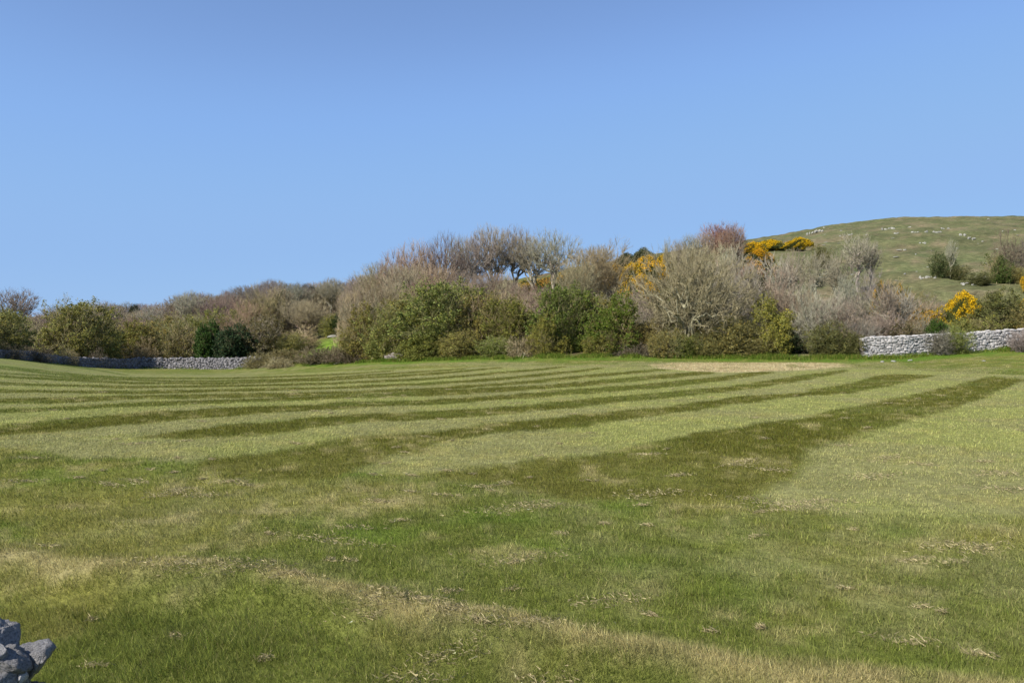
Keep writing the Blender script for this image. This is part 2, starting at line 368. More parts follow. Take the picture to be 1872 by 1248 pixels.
# ---------------------------------------------------------------- ground sheet
def build_ground():
    az = np.concatenate([np.linspace(-180, -46, 28)[:-1], np.linspace(-46, -36, 24)[:-1], np.linspace(-36, 36, 560), np.linspace(36, 46, 24)[1:], np.linspace(46, 180, 28)[1:]])
    az = np.radians(az[:-1])
    rr = np.concatenate([np.geomspace(0.6, 12, 70)[:-1], np.geomspace(12, 110, 210)[:-1], np.geomspace(110, 300, 45)[:-1], np.geomspace(300, 3800, 12)])
    A, R = np.meshgrid(az, rr, indexing='ij')
    x = (R * np.sin(A)).ravel(); y = (R * np.cos(A)).ravel()
    V = np.stack([x, y, ground_z(x, y)], 1)
    na, nr = len(az), len(rr)
    i = np.arange(na); i2 = (i + 1) % na; j = np.arange(nr - 1)
    a = i[:, None] * nr + j; b = i2[:, None] * nr + j
    Fq = np.stack([a, a + 1, b + 1, b], -1).reshape(-1, 4)
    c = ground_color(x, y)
    # centre cap
    V = np.vstack([V, [[0, 0, float(ground_z(np.array([0.01]), np.array([0.01]))[0])]]]); c = np.vstack([c, C_GREEN])
    ci = len(V) - 1
    rough = sstep(-1, 2, np.hypot(V[:, 0], V[:, 1]) - field_edge(V[:, 0], V[:, 1])); c = np.concatenate([c, rough[:, None]], 1)   # alpha: how rough the pasture is
    cap = np.stack([i * nr, i2 * nr, np.full(na, ci), np.full(na, ci)], 1)
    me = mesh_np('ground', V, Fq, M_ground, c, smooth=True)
    return props(obj('ground', me), kind='structure')
ground = build_ground()

# ---------------------------------------------------------------- grass
def blades(x, y, h, w, lean, col, leandir=None, rs=None):
    n = len(x); z = ground_z(x, y) - 0.004
    th = rs.uniform(0, 2 * np.pi, n); ld = rs.uniform(0, 2 * np.pi, n) if leandir is None else leandir
    dx, dy = np.cos(th) * w / 2, np.sin(th) * w / 2
    lx = np.cos(ld) * lean * h; ly = np.sin(ld) * lean * h
    hz = h * np.sqrt(np.maximum(0.05, 1 - np.minimum(lean, 0.97) ** 2))
    V = np.empty((n, 3, 3), np.float32)
    V[:, 0] = np.stack([x - dx, y - dy, z], 1); V[:, 1] = np.stack([x + dx, y + dy, z], 1); V[:, 2] = np.stack([x + lx, y + ly, z + hz], 1)
    return V.reshape(-1, 3), np.arange(n * 3, dtype=np.int32).reshape(-1, 3), col
def build_grass():
    rs = np.random.default_rng(11); n = 1150000
    r = np.exp(rs.uniform(math.log(3.0), math.log(62), n)); keep = rs.random(n) < np.clip(1.25 - r / 70, 0.2, 1); r = r[keep]
    a = np.radians(rs.uniform(-39, 39, len(r))); x = r * np.sin(a); y = r * np.cos(a)
    ok = r < field_edge(x, y) + 0.5; x, y, r = x[ok], y[ok], r[ok]; n = len(x)
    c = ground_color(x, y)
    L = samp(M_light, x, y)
    pn = fbm(x, y, 0.45, 3, 41)
    h = (0.022 + 0.030 * rs.random(n) * (0.5 + pn)) * (1.15 - 0.35 * L) * (1 + 0.25 * (r > 12))
    h *= 1 + 0.7 * (lip_dist(x, y) < -0.1) * (r < 12) * pn
    w = 0.0035 * (r / 5.0) ** 0.85 * rs.uniform(0.7, 1.4, n)
    lean = rs.uniform(0.2, 0.95, n)
    v = np.exp(rs.normal(0, 0.28, n))[:, None]
    tuft = fbm(x, y, 0.10, 2, 45); tuft2 = fbm(x, y, 0.3, 2, 46)
    c = c * v * (0.86 + 0.85 * tuft + 0.55 * tuft2)[:, None]; h = h * (0.5 + 1.0 * tuft)
    dry = (rs.random(n) < 0.05 - 0.03 * samp(M_dark, x, y) + 0.10 * sstep(.45, .65, tuft2))[:, None]; c = np.where(dry, c * 0.35 + C_TAN * 0.85 * v, c)
    fresh = (rs.random(n) < 0.09)[:, None]; c = np.where(fresh, c * 0.5 + C_FRESH * 0.7, c)
    # the roller laid the light strips one way and the dark ones the other
    ld = rs.uniform(0, 2 * np.pi, n); lay = rs.random(n) < 0.55
    ld = np.where(lay, np.where(L > 0.5, 0.85, 0.85 + np.pi) + rs.normal(0, 0.5, n), ld)
    V, Fc, c = blades(x, y, h, w, lean, c, ld, rs)
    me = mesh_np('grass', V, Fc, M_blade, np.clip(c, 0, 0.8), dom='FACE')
    return props(obj('grass', me), kind='stuff', label='short mown grass of the striped field')
grass = build_grass()

def build_verge():
    rs = np.random.default_rng(12); n = 60000
    a = rs.uniform(math.radians(-33), math.radians(36), n); e = np.interp(a, BAZ, BRAD)
    r = e - np.abs(rs.normal(0, 0.8, n)) + 0.5; x = r * np.sin(a); y = r * np.cos(a)
    pn = fbm(x, y, 1.1, 3, 43); k = rs.random(n) < sstep(0.3, 0.6, pn); k &= (x > -30) | (rs.random(n) < 0.25); x, y, pn = x[k], y[k], pn[k]; n = len(x)
    c = mixc(np.repeat((C_FRESH * 1.0)[None], n, 0), C_OLIVE * 1.2, (rs.random(n) < 0.35).astype(float) * 0.8) * np.exp(rs.normal(0, 0.25, n))[:, None]
    V, Fc, c = blades(x, y, rs.uniform(0.12, 0.38, n) * (0.5 + pn), rs.uniform(0.02, 0.05, n), rs.uniform(0.1, 0.7, n), c, None, rs)
    me = mesh_np('verge_grass', V, Fc, M_blade, np.clip(c, 0, 0.8), dom='FACE')
    return props(obj('verge_grass', me), kind='stuff', label='longer green grass along the foot of the hedge and walls')
verge = build_verge()

def build_clippings():
    """wisps of dead grass left by the mower"""
    rs = np.random.default_rng(13); Vs = []; Cs = []
    spots = [(1350,849,.35),(1365,843,.2),(1185,830,.25),(1190,902,.5),(940,930,.5),(985,925,.4),(960,1020,.45),(605,990,.45),(640,965,.25),(880,890,.2),(910,887,.2),(690,918,.2),
             (820,905,.2),(1410,858,.3),(1540,815,.3),(1620,840,.4),(1600,870,.4),(1690,850,.25),(1740,1000,.35),(1800,1005,.3),(1680,1023,.18),(750,1228,.22),(1005,1238,.22),(1750,1030,.15),
             (330,895,.3),(250,880,.25),(370,905,.35),(420,880,.25),(445,885,.2),(300,905,.25),(200,887,.2),(45,880,.2),(60,835,.25),(250,812,.3),(430,880,.15),(700,918,.15),(1240,870,.2),
             (1450,930,.5),(1400,915,.6),(1500,915,.4),(1830,870,.5),(1850,900,.5),(1130,1100,.3),(1660,1170,.2),(820,1190,.3),(700,1120,.4),(770,1118,.4),(860,1135,.4),(950,1160,.4),(520,1068,.3),(300,1048,.3),(380,1052,.3),(440,1060,.3)]
    P = []
    for u, v, s in spots: x, y = on_ground(u, v); P.append((x, y, s))
    for i in range(110):
        r = math.exp(rs.uniform(math.log(4.5), math.log(30))); a = math.radians(rs.uniform(-36, 36))
        P.append((r * math.sin(a), r * math.cos(a), rs.uniform(0.04, 0.13) * (0.5 + r / 25)))
    for x, y, s in P:
        r = math.hypot(x, y); m = int(30 + 420 * s); th = rs.uniform(-0.6, 0.6)
        d = rs.normal(0, 1, (m, 2)) * (s * 0.5, s * 0.2)
        px = x + d[:, 0] * math.cos(th) - d[:, 1] * math.sin(th); py = y + d[:, 0] * math.sin(th) + d[:, 1] * math.cos(th)
        dd = rs.uniform(0, 2 * np.pi, m); ln = rs.uniform(0.012, 0.042, m) * (1 + r / 25); w = 0.0008 * (max(r, 5) / 5) ** 0.95
        z = ground_z(px, py) + rs.uniform(0.004, 0.026, m)
        ex, ey = np.cos(dd) * ln, np.sin(dd) * ln
        V = np.empty((m, 3, 3)); V[:, 0] = np.stack([px - ey / ln * w, py + ex / ln * w, z - 0.004], 1)
        V[:, 1] = np.stack([px + ey / ln * w, py - ex / ln * w, z + 0.004], 1); V[:, 2] = np.stack([px + ex, py + ey, z + rs.uniform(-0.015, 0.03, m)], 1)
        Vs.append(V.reshape(-1, 3)); Cs.append(np.repeat(C_STRAW[None] * 0.85, m, 0) * np.exp(rs.normal(0, 0.3, m))[:, None])
    V = np.concatenate(Vs); c = np.concatenate(Cs)
    me = mesh_np('grass_clippings', V, np.arange(len(V)).reshape(-1, 3), M_blade, np.clip(c, 0, 0.75), dom='FACE')
    return props(obj('grass_clippings', me), kind='stuff', label='straw coloured wisps of cut grass lying on the field')
build_clippings()

def build_cut_hay():
    """strip of dead raked grass beside the hedge"""
    rs = np.random.default_rng(15); n = 60000
    x0, y0 = on_ground(1190, 675); x1, y1 = on_ground(1550, 664)
    x = rs.uniform(x0 - 1, x1 + 2, n); y = rs.uniform(36, 56, n); k = rs.random(n) < samp(M_straw, x, y) * (0.3 + 0.9 * fbm(x, y, 0.7, 3, 51)); x, y = x[k], y[k]; n = len(x)
    c = mixc(np.repeat((C_STRAW * 1.0)[None], n, 0), np.array((0.40, 0.26, 0.15)), rs.random(n) * 0.6) * np.exp(rs.normal(0, 0.25, n))[:, None]
    V, Fc, c = blades(x, y, rs.uniform(0.05, 0.16, n), rs.uniform(0.015, 0.03, n), rs.uniform(0.6, 0.99, n), c, None, rs)
    me = mesh_np('raked_hay', V, Fc, M_blade, np.clip(c, 0, 0.75), dom='FACE')
    return props(obj('raked_hay', me), kind='stuff', label='pale strip of raked dead grass in front of the hedge')
build_cut_hay()

# ---------------------------------------------------------------- stones
def unit_stone(rs, jit=0.16):
    """rough block in the unit cube"""
    v = np.array([[x, y, z] for x in (-.5, .5) for y in (-.5, .5) for z in (-.5, .5)], float)
    v += rs.uniform(-jit, jit, v.shape)
    f = np.array([[0,1,3,2],[4,6,7,5],[0,4,5,1],[2,3,7,6],[0,2,6,4],[1,5,7,3]])
    tri = np.concatenate([f[:, [0, 1, 2]], f[:, [0, 2, 3]]]); return v, tri
def bevel_stone(rs, jit=0.07):
    """block with its corners knocked off: 24 corners, 44 triangles"""
    import bmesh
    bm = bmesh.new(); bmesh.ops.create_cube(bm, size=1.0)
    for v in bm.verts: v.co += Vector(rs.uniform(-jit * 1.8, jit * 1.8, 3))
    bmesh.ops.bevel(bm, geom=bm.edges[:], offset=0.13, segments=1, affect='EDGES')
    for v in bm.verts: v.co += Vector(rs.uniform(-jit * .4, jit * .4, 3))
    bmesh.ops.triangulate(bm, faces=bm.faces[:]); bm.verts.index_update()
    V = np.array([v.co[:] for v in bm.verts]); Fc = np.array([[l.index for l in f.verts] for f in bm.faces]); bm.free(); return V, Fc
def path_sampler(P):
    P = np.array(P, float); d = np.hypot(*np.diff(P[:, :2], axis=0).T); s = np.concatenate([[0], np.cumsum(d)])
    def f(t):
        p = np.array([np.interp(t, s, P[:, k]) for k in range(P.shape[1])])
        e = 0.3; q = np.array([np.interp(t + e, s, P[:, k]) for k in (0, 1)]) - np.array([np.interp(t - e, s, P[:, k]) for k in (0, 1)])
        return p, math.atan2(q[1], q[0])
    return f, s[-1]
def dry_wall(name, P, height, label, n_parts, sx, sz, thick=0.55, upright=0.0, seed=1, cat='stone wall', rough=0.05, group=None, sink=0.12, tone=(1, 1, 1)):
    """P: ground line (x, y, height factor); courses of rough stones on both faces, caps on top"""
    rs = np.random.default_rng(seed); f, Ltot = path_sampler(P)
    p0, _ = f(0); root = props(empty(name, (p0[0], p0[1], float(terrain(p0[0], p0[1])))), label, cat, group)
    org = np.array(root.location)
    protos = [bevel_stone(rs) for _ in range(8)]
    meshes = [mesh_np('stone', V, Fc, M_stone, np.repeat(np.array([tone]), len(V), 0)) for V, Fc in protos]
    S = []   # centre, size, rotz, tilt, seen
    for side in (-1, 1):
        z = -sink; k = 0
        while z < height * 1.25:
            hh = rs.uniform(*sz); t = rs.uniform(0, 0.3)
            while t < Ltot:
                w = rs.uniform(*sx); p, a = f(t + w / 2); H = height * p[2] * (1 + rs.normal(0, rough))
                if z + hh * 0.5 < H:
                    nx, ny = math.sin(a), -math.cos(a)
                    dep = thick / 2 * (1.12 - 0.3 * (z / height)) - 0.11 + rs.normal(0, 0.018)
                    gz = float(terrain(p[0], p[1]))
                    S.append(((p[0] + nx * dep * -side * -1, p[1] + ny * dep * side, gz + z + hh / 2 + rs.normal(0, .022)), (w * 1.03, 0.28, hh * rs.uniform(0.95, 1.45)), a + rs.normal(0, 0.07), rs.normal(0, 0.09 + upright), side, w * hh))
                t += w
            z += hh * 0.97; k += 1
    t = 0
    while t < Ltot:      # cap stones
        w = rs.uniform(sx[0] * 1.0, sx[1] * 1.15); p, a = f(t + w / 2)
        gz = float(terrain(p[0], p[1])); hh = rs.uniform(*sz) * 1.15
        S.append(((p[0], p[1], gz + height * p[2] + hh * 0.25), (w, thick * 0.8, hh), a + rs.normal(0, 0.12), rs.normal(0, 0.12 + upright), 1, w * hh * 1.3)); t += w * 1.04
    S.sort(key=lambda s: -(s[5] + (10 if s[4] > 0 else 0)))
    rest = []
    for i, s in enumerate(S):
        c, d, rz, tl, side, ar = s
        if i < n_parts:
            o = obj('stone', meshes[i % 8], root); o.location = Vector(c) - Vector(org); o.scale = d; o.rotation_euler = (0, tl, rz)
        else: rest.append(s)
    Vs, Fs, Cs, b = [], [], [], 0
    for i, (c, d, rz, tl, side, ar) in enumerate(rest):
        V, Fc = protos[i % 8] if n_parts else unit_protos[i % 8]
        R = np.array(Matrix.Rotation(rz, 3, 'Z') @ Matrix.Rotation(tl, 3, 'Y'))
        Vs.append((V * d) @ R.T + np.array(c) - org); Fs.append(Fc + b); b += len(V)
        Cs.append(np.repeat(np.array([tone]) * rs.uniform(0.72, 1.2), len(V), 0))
    if rest:
        o = obj('stonework', mesh_np('stonework', np.concatenate(Vs), np.concatenate(Fs), M_stone, np.concatenate(Cs)), root); o['kind'] = 'stuff'
    # rubble core so that no daylight shows through the joints
    Vc, Fc = [], []; n = max(2, int(Ltot / 0.5))
    for i in range(n + 1):
        p, a = f(Ltot * i / n); gz = float(terrain(p[0], p[1])); nx, ny = math.sin(a), -math.cos(a); q = thick / 2 - 0.14
        for sx_, zz in ((-q, -0.3), (q, -0.3), (q * .7, height * p[2] - 0.06), (-q * .7, height * p[2] - 0.06)):
            Vc.append((p[0] + nx * sx_ - org[0], p[1] + ny * sx_ - org[1], gz + zz - org[2]))
    for i in range(n):
        for k in range(4): Fc.append((i * 4 + k, i * 4 + (k + 1) % 4, i * 4 + 4 + (k + 1) % 4, i * 4 + 4 + k))
    Fc += [(0, 3, 2, 1), (n * 4, n * 4 + 1, n * 4 + 2, n * 4 + 3)]
    obj('rubble_core', mesh_np('rubble_core', Vc, Fc, M_stone, np.repeat(np.array([[0.35, 0.33, 0.3]]), len(Vc), 0)), root)
    return root
_rs = np.random.default_rng(5); unit_protos = [unit_stone(_rs) for _ in range(8)]
def gp(u, Y, hf=1.0): return ((u - CU) / F * Y, Y, hf)

dry_wall('dry_stone_wall', [gp(1572,54.5,.9), gp(1585,54.5,1), gp(1650,54.5,1.02), gp(1700,55.2,1), gp(1740,56,.92), gp(1790,56.4,.95), gp(1830,56.6,1.0), gp(1872,57,1.02), gp(2000,58,1)], 1.30,
         'pale grey dry stone wall rising to the right edge below the hillside', 300, (0.14, 0.40), (0.08, 0.155), seed=21, rough=.04)
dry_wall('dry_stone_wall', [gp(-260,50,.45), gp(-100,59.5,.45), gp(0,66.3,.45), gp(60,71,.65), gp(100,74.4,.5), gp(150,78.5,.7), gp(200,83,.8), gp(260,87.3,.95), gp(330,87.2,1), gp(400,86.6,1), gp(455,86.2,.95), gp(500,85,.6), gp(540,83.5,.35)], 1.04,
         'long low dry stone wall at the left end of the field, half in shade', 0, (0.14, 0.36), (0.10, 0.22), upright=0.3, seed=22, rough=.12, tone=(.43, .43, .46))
dry_wall('tumbled_wall', [gp(1185,59.4,.3), gp(1210,59.2,1), gp(1240,59.0,.4), gp(1270,59,.5), gp(1300,58.7,1), gp(1320,58.6,.3)], 0.5,
         'low tumbled remnant of stone wall under the big bare tree', 0, (0.15, 0.4), (0.08, 0.16), seed=23, rough=0.25, tone=(.55, .5, .45))
dry_wall('tumbled_wall', [gp(705,71.8,.4), gp(720,71.3,1), gp(745,70.4,.6), gp(755,70,.3)], 0.5,
         'short heap of tumbled wall stone among the green hawthorns', 0, (0.15, 0.4), (0.08, 0.16), seed=24, rough=0.25, tone=(.55, .5, .45))

def ico(n=3):
    import bmesh
    bm = bmesh.new(); bmesh.ops.create_icosphere(bm, subdivisions=n, radius=1.0)
    bm.verts.index_update(); V = np.array([v.co[:] for v in bm.verts]); Fc = np.array([[l.index for l in f.verts] for f in bm.faces]); bm.free(); return V, Fc
def rock_mesh(rs, n=3, planes=12, rough=0.05, fine=0.0):
    V, Fc = ico(n)
    for _ in range(planes):
        d = rs.normal(0, 1, 3); d /= np.linalg.norm(d); k = rs.uniform(0.55, 0.85)
        s = V @ d; V = V - np.outer(np.maximum(0, s - k) * 0.96, d)
    V = V + rs.normal(0, 1, V.shape) * rough * 0.12
    for sc_, am in ((2.1, rough), (5.3, rough * .45), (13, fine)):
        q = vnoise(V[:, 0] * sc_ + V[:, 2] * 1.7 + 9, V[:, 1] * sc_ - V[:, 2] * sc_ + 4) - 0.5
        V = V * (1 + q[:, None] * am * 2)
    return V, Fc

# hillside limestone
def build_outcrops():
    rs = np.random.default_rng(31)
    ms = []
    for _ in range(6):
        V, Fc = rock_mesh(rs, 2, 10, 0.10); ms.append(mesh_np('rock', V, Fc, M_outcrop, np.ones((len(V), 3))))
    def clump(u, v, wpx, hpx, n, label, group=None, name='limestone_outcrop'):
        x, y = on_ground(u, v); g = wpx / F * y
        root = props(empty(name, (x, y, float(ground_z(np.array([x]), np.array([y]))[0]))), label, 'rock', group)
        for i in range(n):
            dx = rs.uniform(-.5, .5) * g; s = g / n * rs.uniform(0.6, 1.1); hh = hpx / F * y * rs.uniform(0.6, 1.1)
            dy = rs.uniform(-0.6, 0.6) * g * 0.5
            z = float(ground_z(np.array([x + dx]), np.array([y + dy]))[0]) - root.location[2]
            o = obj('rock', ms[rs.integers(6)], root); o.location = (dx, dy, z + hh * 0.1); o.scale = (s * 0.75, s * rs.uniform(0.5, .9), hh * 0.6); o.rotation_euler = (rs.normal(0, .1), rs.normal(0, .1), rs.uniform(0, 6.3))
    clump(1492, 424, 34, 6, 9, 'broken limestone outcrop on the skyline shoulder beside the gorse')
    clump(1543, 431, 26, 3, 6, 'thin pale ledge of limestone just right of the skyline gorse')
    clump(1620, 419, 34, 6, 9, 'largest white limestone ledge high on the green hill')
    clump(1640, 428, 12, 4, 4, 'small white rock just under the largest ledge')
    clump(1670, 427, 14, 5, 4, 'rounded white rock on the hill between two ledges')
    clump(1694, 428, 10, 7, 3, 'upright white rock in the middle of the hill')
    clump(1714, 427, 20, 6, 6, 'scattered pale boulders right of the upright white rock')
    clump(1726, 419, 22, 3, 6, 'faint thin ledge near the top of the hill')
    clump(1757, 429, 22, 6, 6, 'bright white limestone ledge at the right of the hill')
    clump(1775, 436, 16, 4, 4, 'low slanting ledge below the bright right hand one')
    clump(1686, 445, 18, 4, 5, 'white boulders in the middle of the slope')
    clump(1656, 456, 10, 4, 3, 'single pale boulder mid slope above the birches')
    clump(1806, 401, 6, 3, 2, 'tiny white rock close to the summit skyline')
    clump(1657, 502, 8, 4, 2, 'white stone low on the slope above the bare saplings')
    clump(1690, 514, 46, 6, 12, 'long grey scree of stones below the dark hillside bush')
    clump(1745, 508, 40, 5, 10, 'grey rubble below the olive bush on the slope')
    clump(1795, 506, 30, 7, 8, 'grey rocks at the foot of the green bush at the right')
    clump(1768, 526, 50, 5, 10, 'pale stones strewn on the grass above the orange gorse')
    for i in range(64):
        u = rs.uniform(1500, 1872); v = rs.uniform(408, 520); clump(u, v, rs.uniform(3, 8), rs.uniform(1.5, 3), rs.integers(1, 3), 'small pale stone scattered over the grassy hillside', 'small stones on the hill', 'hill_stone')
    for u, v, w, h, lab in [(1798, 657, 7, 4, 'white stone lying on the grass before the wall, apart from the rest'), (1611, 609, 17, 10, 'pale boulder beside the dark shrub at the meadow gap'),
                       (1614, 659, 8, 4, 'white stone fallen at the foot of the pale wall, left one'), (1632, 658, 11, 4, 'flat white stone fallen at the foot of the wall'), (1660, 656, 6, 5, 'round white stone against the foot of the wall')]:
        if u == 1611: u = 611
        clump(u, v + 3, w, h, 1, lab, name='boulder')
build_outcrops()

# near wall, bottom left corner
def build_near_wall():
    rs = np.random.default_rng(44)
    root = props(empty('near_wall', (-1.15, 1.62, 0)), 'weathered grey limestone wall end in the bottom left corner', 'stone wall')
    M = Matrix.Translation(root.location)
    def rock(c, d, rot, seed, tone=1.0, white=None, n=5, planes=14, name='stone'):
        r2 = np.random.default_rng(seed); V, Fc = rock_mesh(r2, n, planes, 0.11, 0.035)
        col = np.ones((len(V), 3)) * tone
        if white is not None:
            q = fbm(V[:, 0] * 3 + 5, V[:, 2] * 3 + V[:, 1] * 2, 1.0, 4, seed); k = sstep(0.10, 0.0, np.linalg.norm(V - np.array(white), axis=1) - 0.28 - (q - .5) * .5)
            col = col * (1 + k[:, None] * 1.3)
        o = obj(name, mesh_np('stone', V, Fc, M_rock, col, smooth=False), root)
        o.location = Vector(c) - root.location; o.scale = [k / 2 * 1.18 for k in d]; o.rotation_euler = rot; return o
    def P(u, v, Y): return ((u - CU) / F * Y, Y, EYE - (v - HV) / F * Y)
    def wedge():
        """broken slab, flat on top, tapering to a point towards the field"""
        import bmesh
        ring = [(26,1186),(48,1177),(70,1172),(87,1168),(99,1183),(95,1194),(82,1206),(70,1224),(56,1240),(44,1256),(28,1246),(20,1215)]
        r2 = np.random.default_rng(9); bm = bmesh.new(); cx, cv = 56, 1205; L = []
        for k, Y in ((.80, 1.700), (1.0, 1.665), (1.0, 1.625), (.62, 1.585)):
            L.append([bm.verts.new(P(cx + (u - cx) * k + r2.uniform(-2, 2), cv + (v - cv) * k + (8 if Y < 1.6 else 0) + r2.uniform(-2, 2), Y + r2.uniform(-.006, .006))) for u, v in ring])
        n = len(ring)
        for a, b in zip(L[:-1], L[1:]):
            for q in range(n): bm.faces.new((a[q], a[(q + 1) % n], b[(q + 1) % n], b[q]))
        bm.faces.new(L[0][::-1]); bm.faces.new(L[-1]); bmesh.ops.triangulate(bm, faces=bm.faces[:])
        bmesh.ops.subdivide_edges(bm, edges=bm.edges[:], cuts=3, use_grid_fill=True); bmesh.ops.recalc_face_normals(bm, faces=bm.faces[:])
        bm.verts.index_update(); bm.normal_update(); V = np.array([v.co[:] for v in bm.verts]); Nn = np.array([v.normal[:] for v in bm.verts])
        bmesh.ops.triangulate(bm, faces=bm.faces[:]); Fc = np.array([[l.index for l in f.verts] for f in bm.faces]); bm.free()
        for sc_, am in ((25, .004), (60, .0035), (140, .0025)): V = V + Nn * ((vnoise(V[:, 0] * sc_ + V[:, 1] * sc_ * .5, V[:, 2] * sc_ + 8) - .5) * 2 * am)[:, None]
        V -= np.array(root.location); q = fbm(V[:, 0] + V[:, 1], V[:, 2], .02, 3, 5)
        obj('stone', mesh_np('stone', V / .07, Fc, M_rock, np.repeat((0.6 + .5 * q)[:, None], 3, 1)), root).scale = (.07, .07, .07)
    wedge()
    rock(P(0, 1172, 1.66), (0.074, 0.12, 0.070), (0.3, 0.5, 0.4), 3, 1.0)
    rock(P(10, 1218, 1.56), (0.075, 0.08, 0.055), (0.2, 0.3, 0.9), 5, 0.75)
    rock(P(38, 1236, 1.56), (0.022, 0.03, 0.036), (0.5, 0.2, 0.3), 8, 1.9, n=4)
    rock(P(24, 1196, 1.58), (0.035, 0.04, 0.032), (0.5, 0.9, 0.3), 18, 0.9, n=4)
    rock(P(-8, 1198, 1.55), (0.05, 0.05, 0.04), (0.2, 0.9, 1.3), 19, 1.1, n=4)
    rock(P(5, 1262, 1.55), (0.085, 0.1, 0.08), (0.1, 0.7, 0.2), 12, 0.95)
    rock(P(40, 1290, 1.64), (0.10, 0.12, 0.07), (0.1, 0.1, 0.2), 14, 0.6)
    # the rest of the wall below and to the left, out of the photograph
    k = 20
    z = 0.02
    while z < 0.92:
        x = -1.10 - rs.uniform(0, 0.08) - 0.1 * (z > .8)
        while x > -2.4:
            w = rs.uniform(0.22, 0.38); h = rs.uniform(0.12, 0.17)
            for y in (1.5, 1.75): rock((x - w / 2, y + rs.normal(0, .02), z + h / 2), (w, 0.28, h * 1.1), tuple(rs.normal(0, .08, 3)), k, rs.uniform(.8, 1.1), n=3, planes=10); k += 1
            x -= w
        z += 0.135
build_near_wall()

# ---------------------------------------------------------------- plants
def nearest(A, B):
    d = (A ** 2).sum(1)[:, None] - 2 * A @ B.T + (B ** 2).sum(1)[None]; return d.argmin(1)
def tubes(P0, C, P1, R0, R1, sides, nseg, wob, rs):
    """tapering bent limbs from P0 by C to P1"""
    n = len(P0); t = np.linspace(0, 1, nseg + 1)[None, :, None]
    P = P0[:, None] * (1 - t) ** 2 + 2 * C[:, None] * t * (1 - t) + P1[:, None] * t ** 2
    L = np.linalg.norm(P1 - P0, axis=1)
    if nseg > 1: P[:, 1:-1] += rs.normal(0, 1, P[:, 1:-1].shape) * (L * wob)[:, None, None]
    D = P1 - P0; D /= np.maximum(1e-6, np.linalg.norm(D, axis=1))[:, None]
    ref = np.where(np.abs(D[:, 2:3]) < 0.8, np.array([[0, 0, 1.0]]), np.array([[1.0, 0, 0]]))
    A = np.cross(D, ref); A /= np.linalg.norm(A, axis=1)[:, None]; B = np.cross(D, A)
    R = R0[:, None] * (1 - t[..., 0]) + R1[:, None] * t[..., 0]
    an = np.arange(sides) / sides * 2 * np.pi
    ring = A[:, None, None] * np.cos(an)[None, None, :, None] + B[:, None, None] * np.sin(an)[None, None, :, None]
    V = P[:, :, None] + ring * R[:, :, None, None]
    base = np.arange(n)[:, None, None] * (nseg + 1) * sides + np.arange(nseg)[None, :, None] * sides
    s = np.arange(sides)[None, None]; s2 = (s + 1) % sides
    if sides == 2: Fc = np.stack([base[..., 0] + 0, base[..., 0] + 1, base[..., 0] + 3, base[..., 0] + 2], -1)
    else: Fc = np.stack([base + s, base + s2, base + sides + s2, base + sides + s], -1)
    return V.reshape(-1, 3), Fc.reshape(-1, 4)
def join(parts):
    Vs, Fs, b = [], [], 0
    for V, Fc in parts: Vs.append(V); Fs.append(Fc + b); b += len(V)
    return np.concatenate(Vs), np.concatenate(Fs)
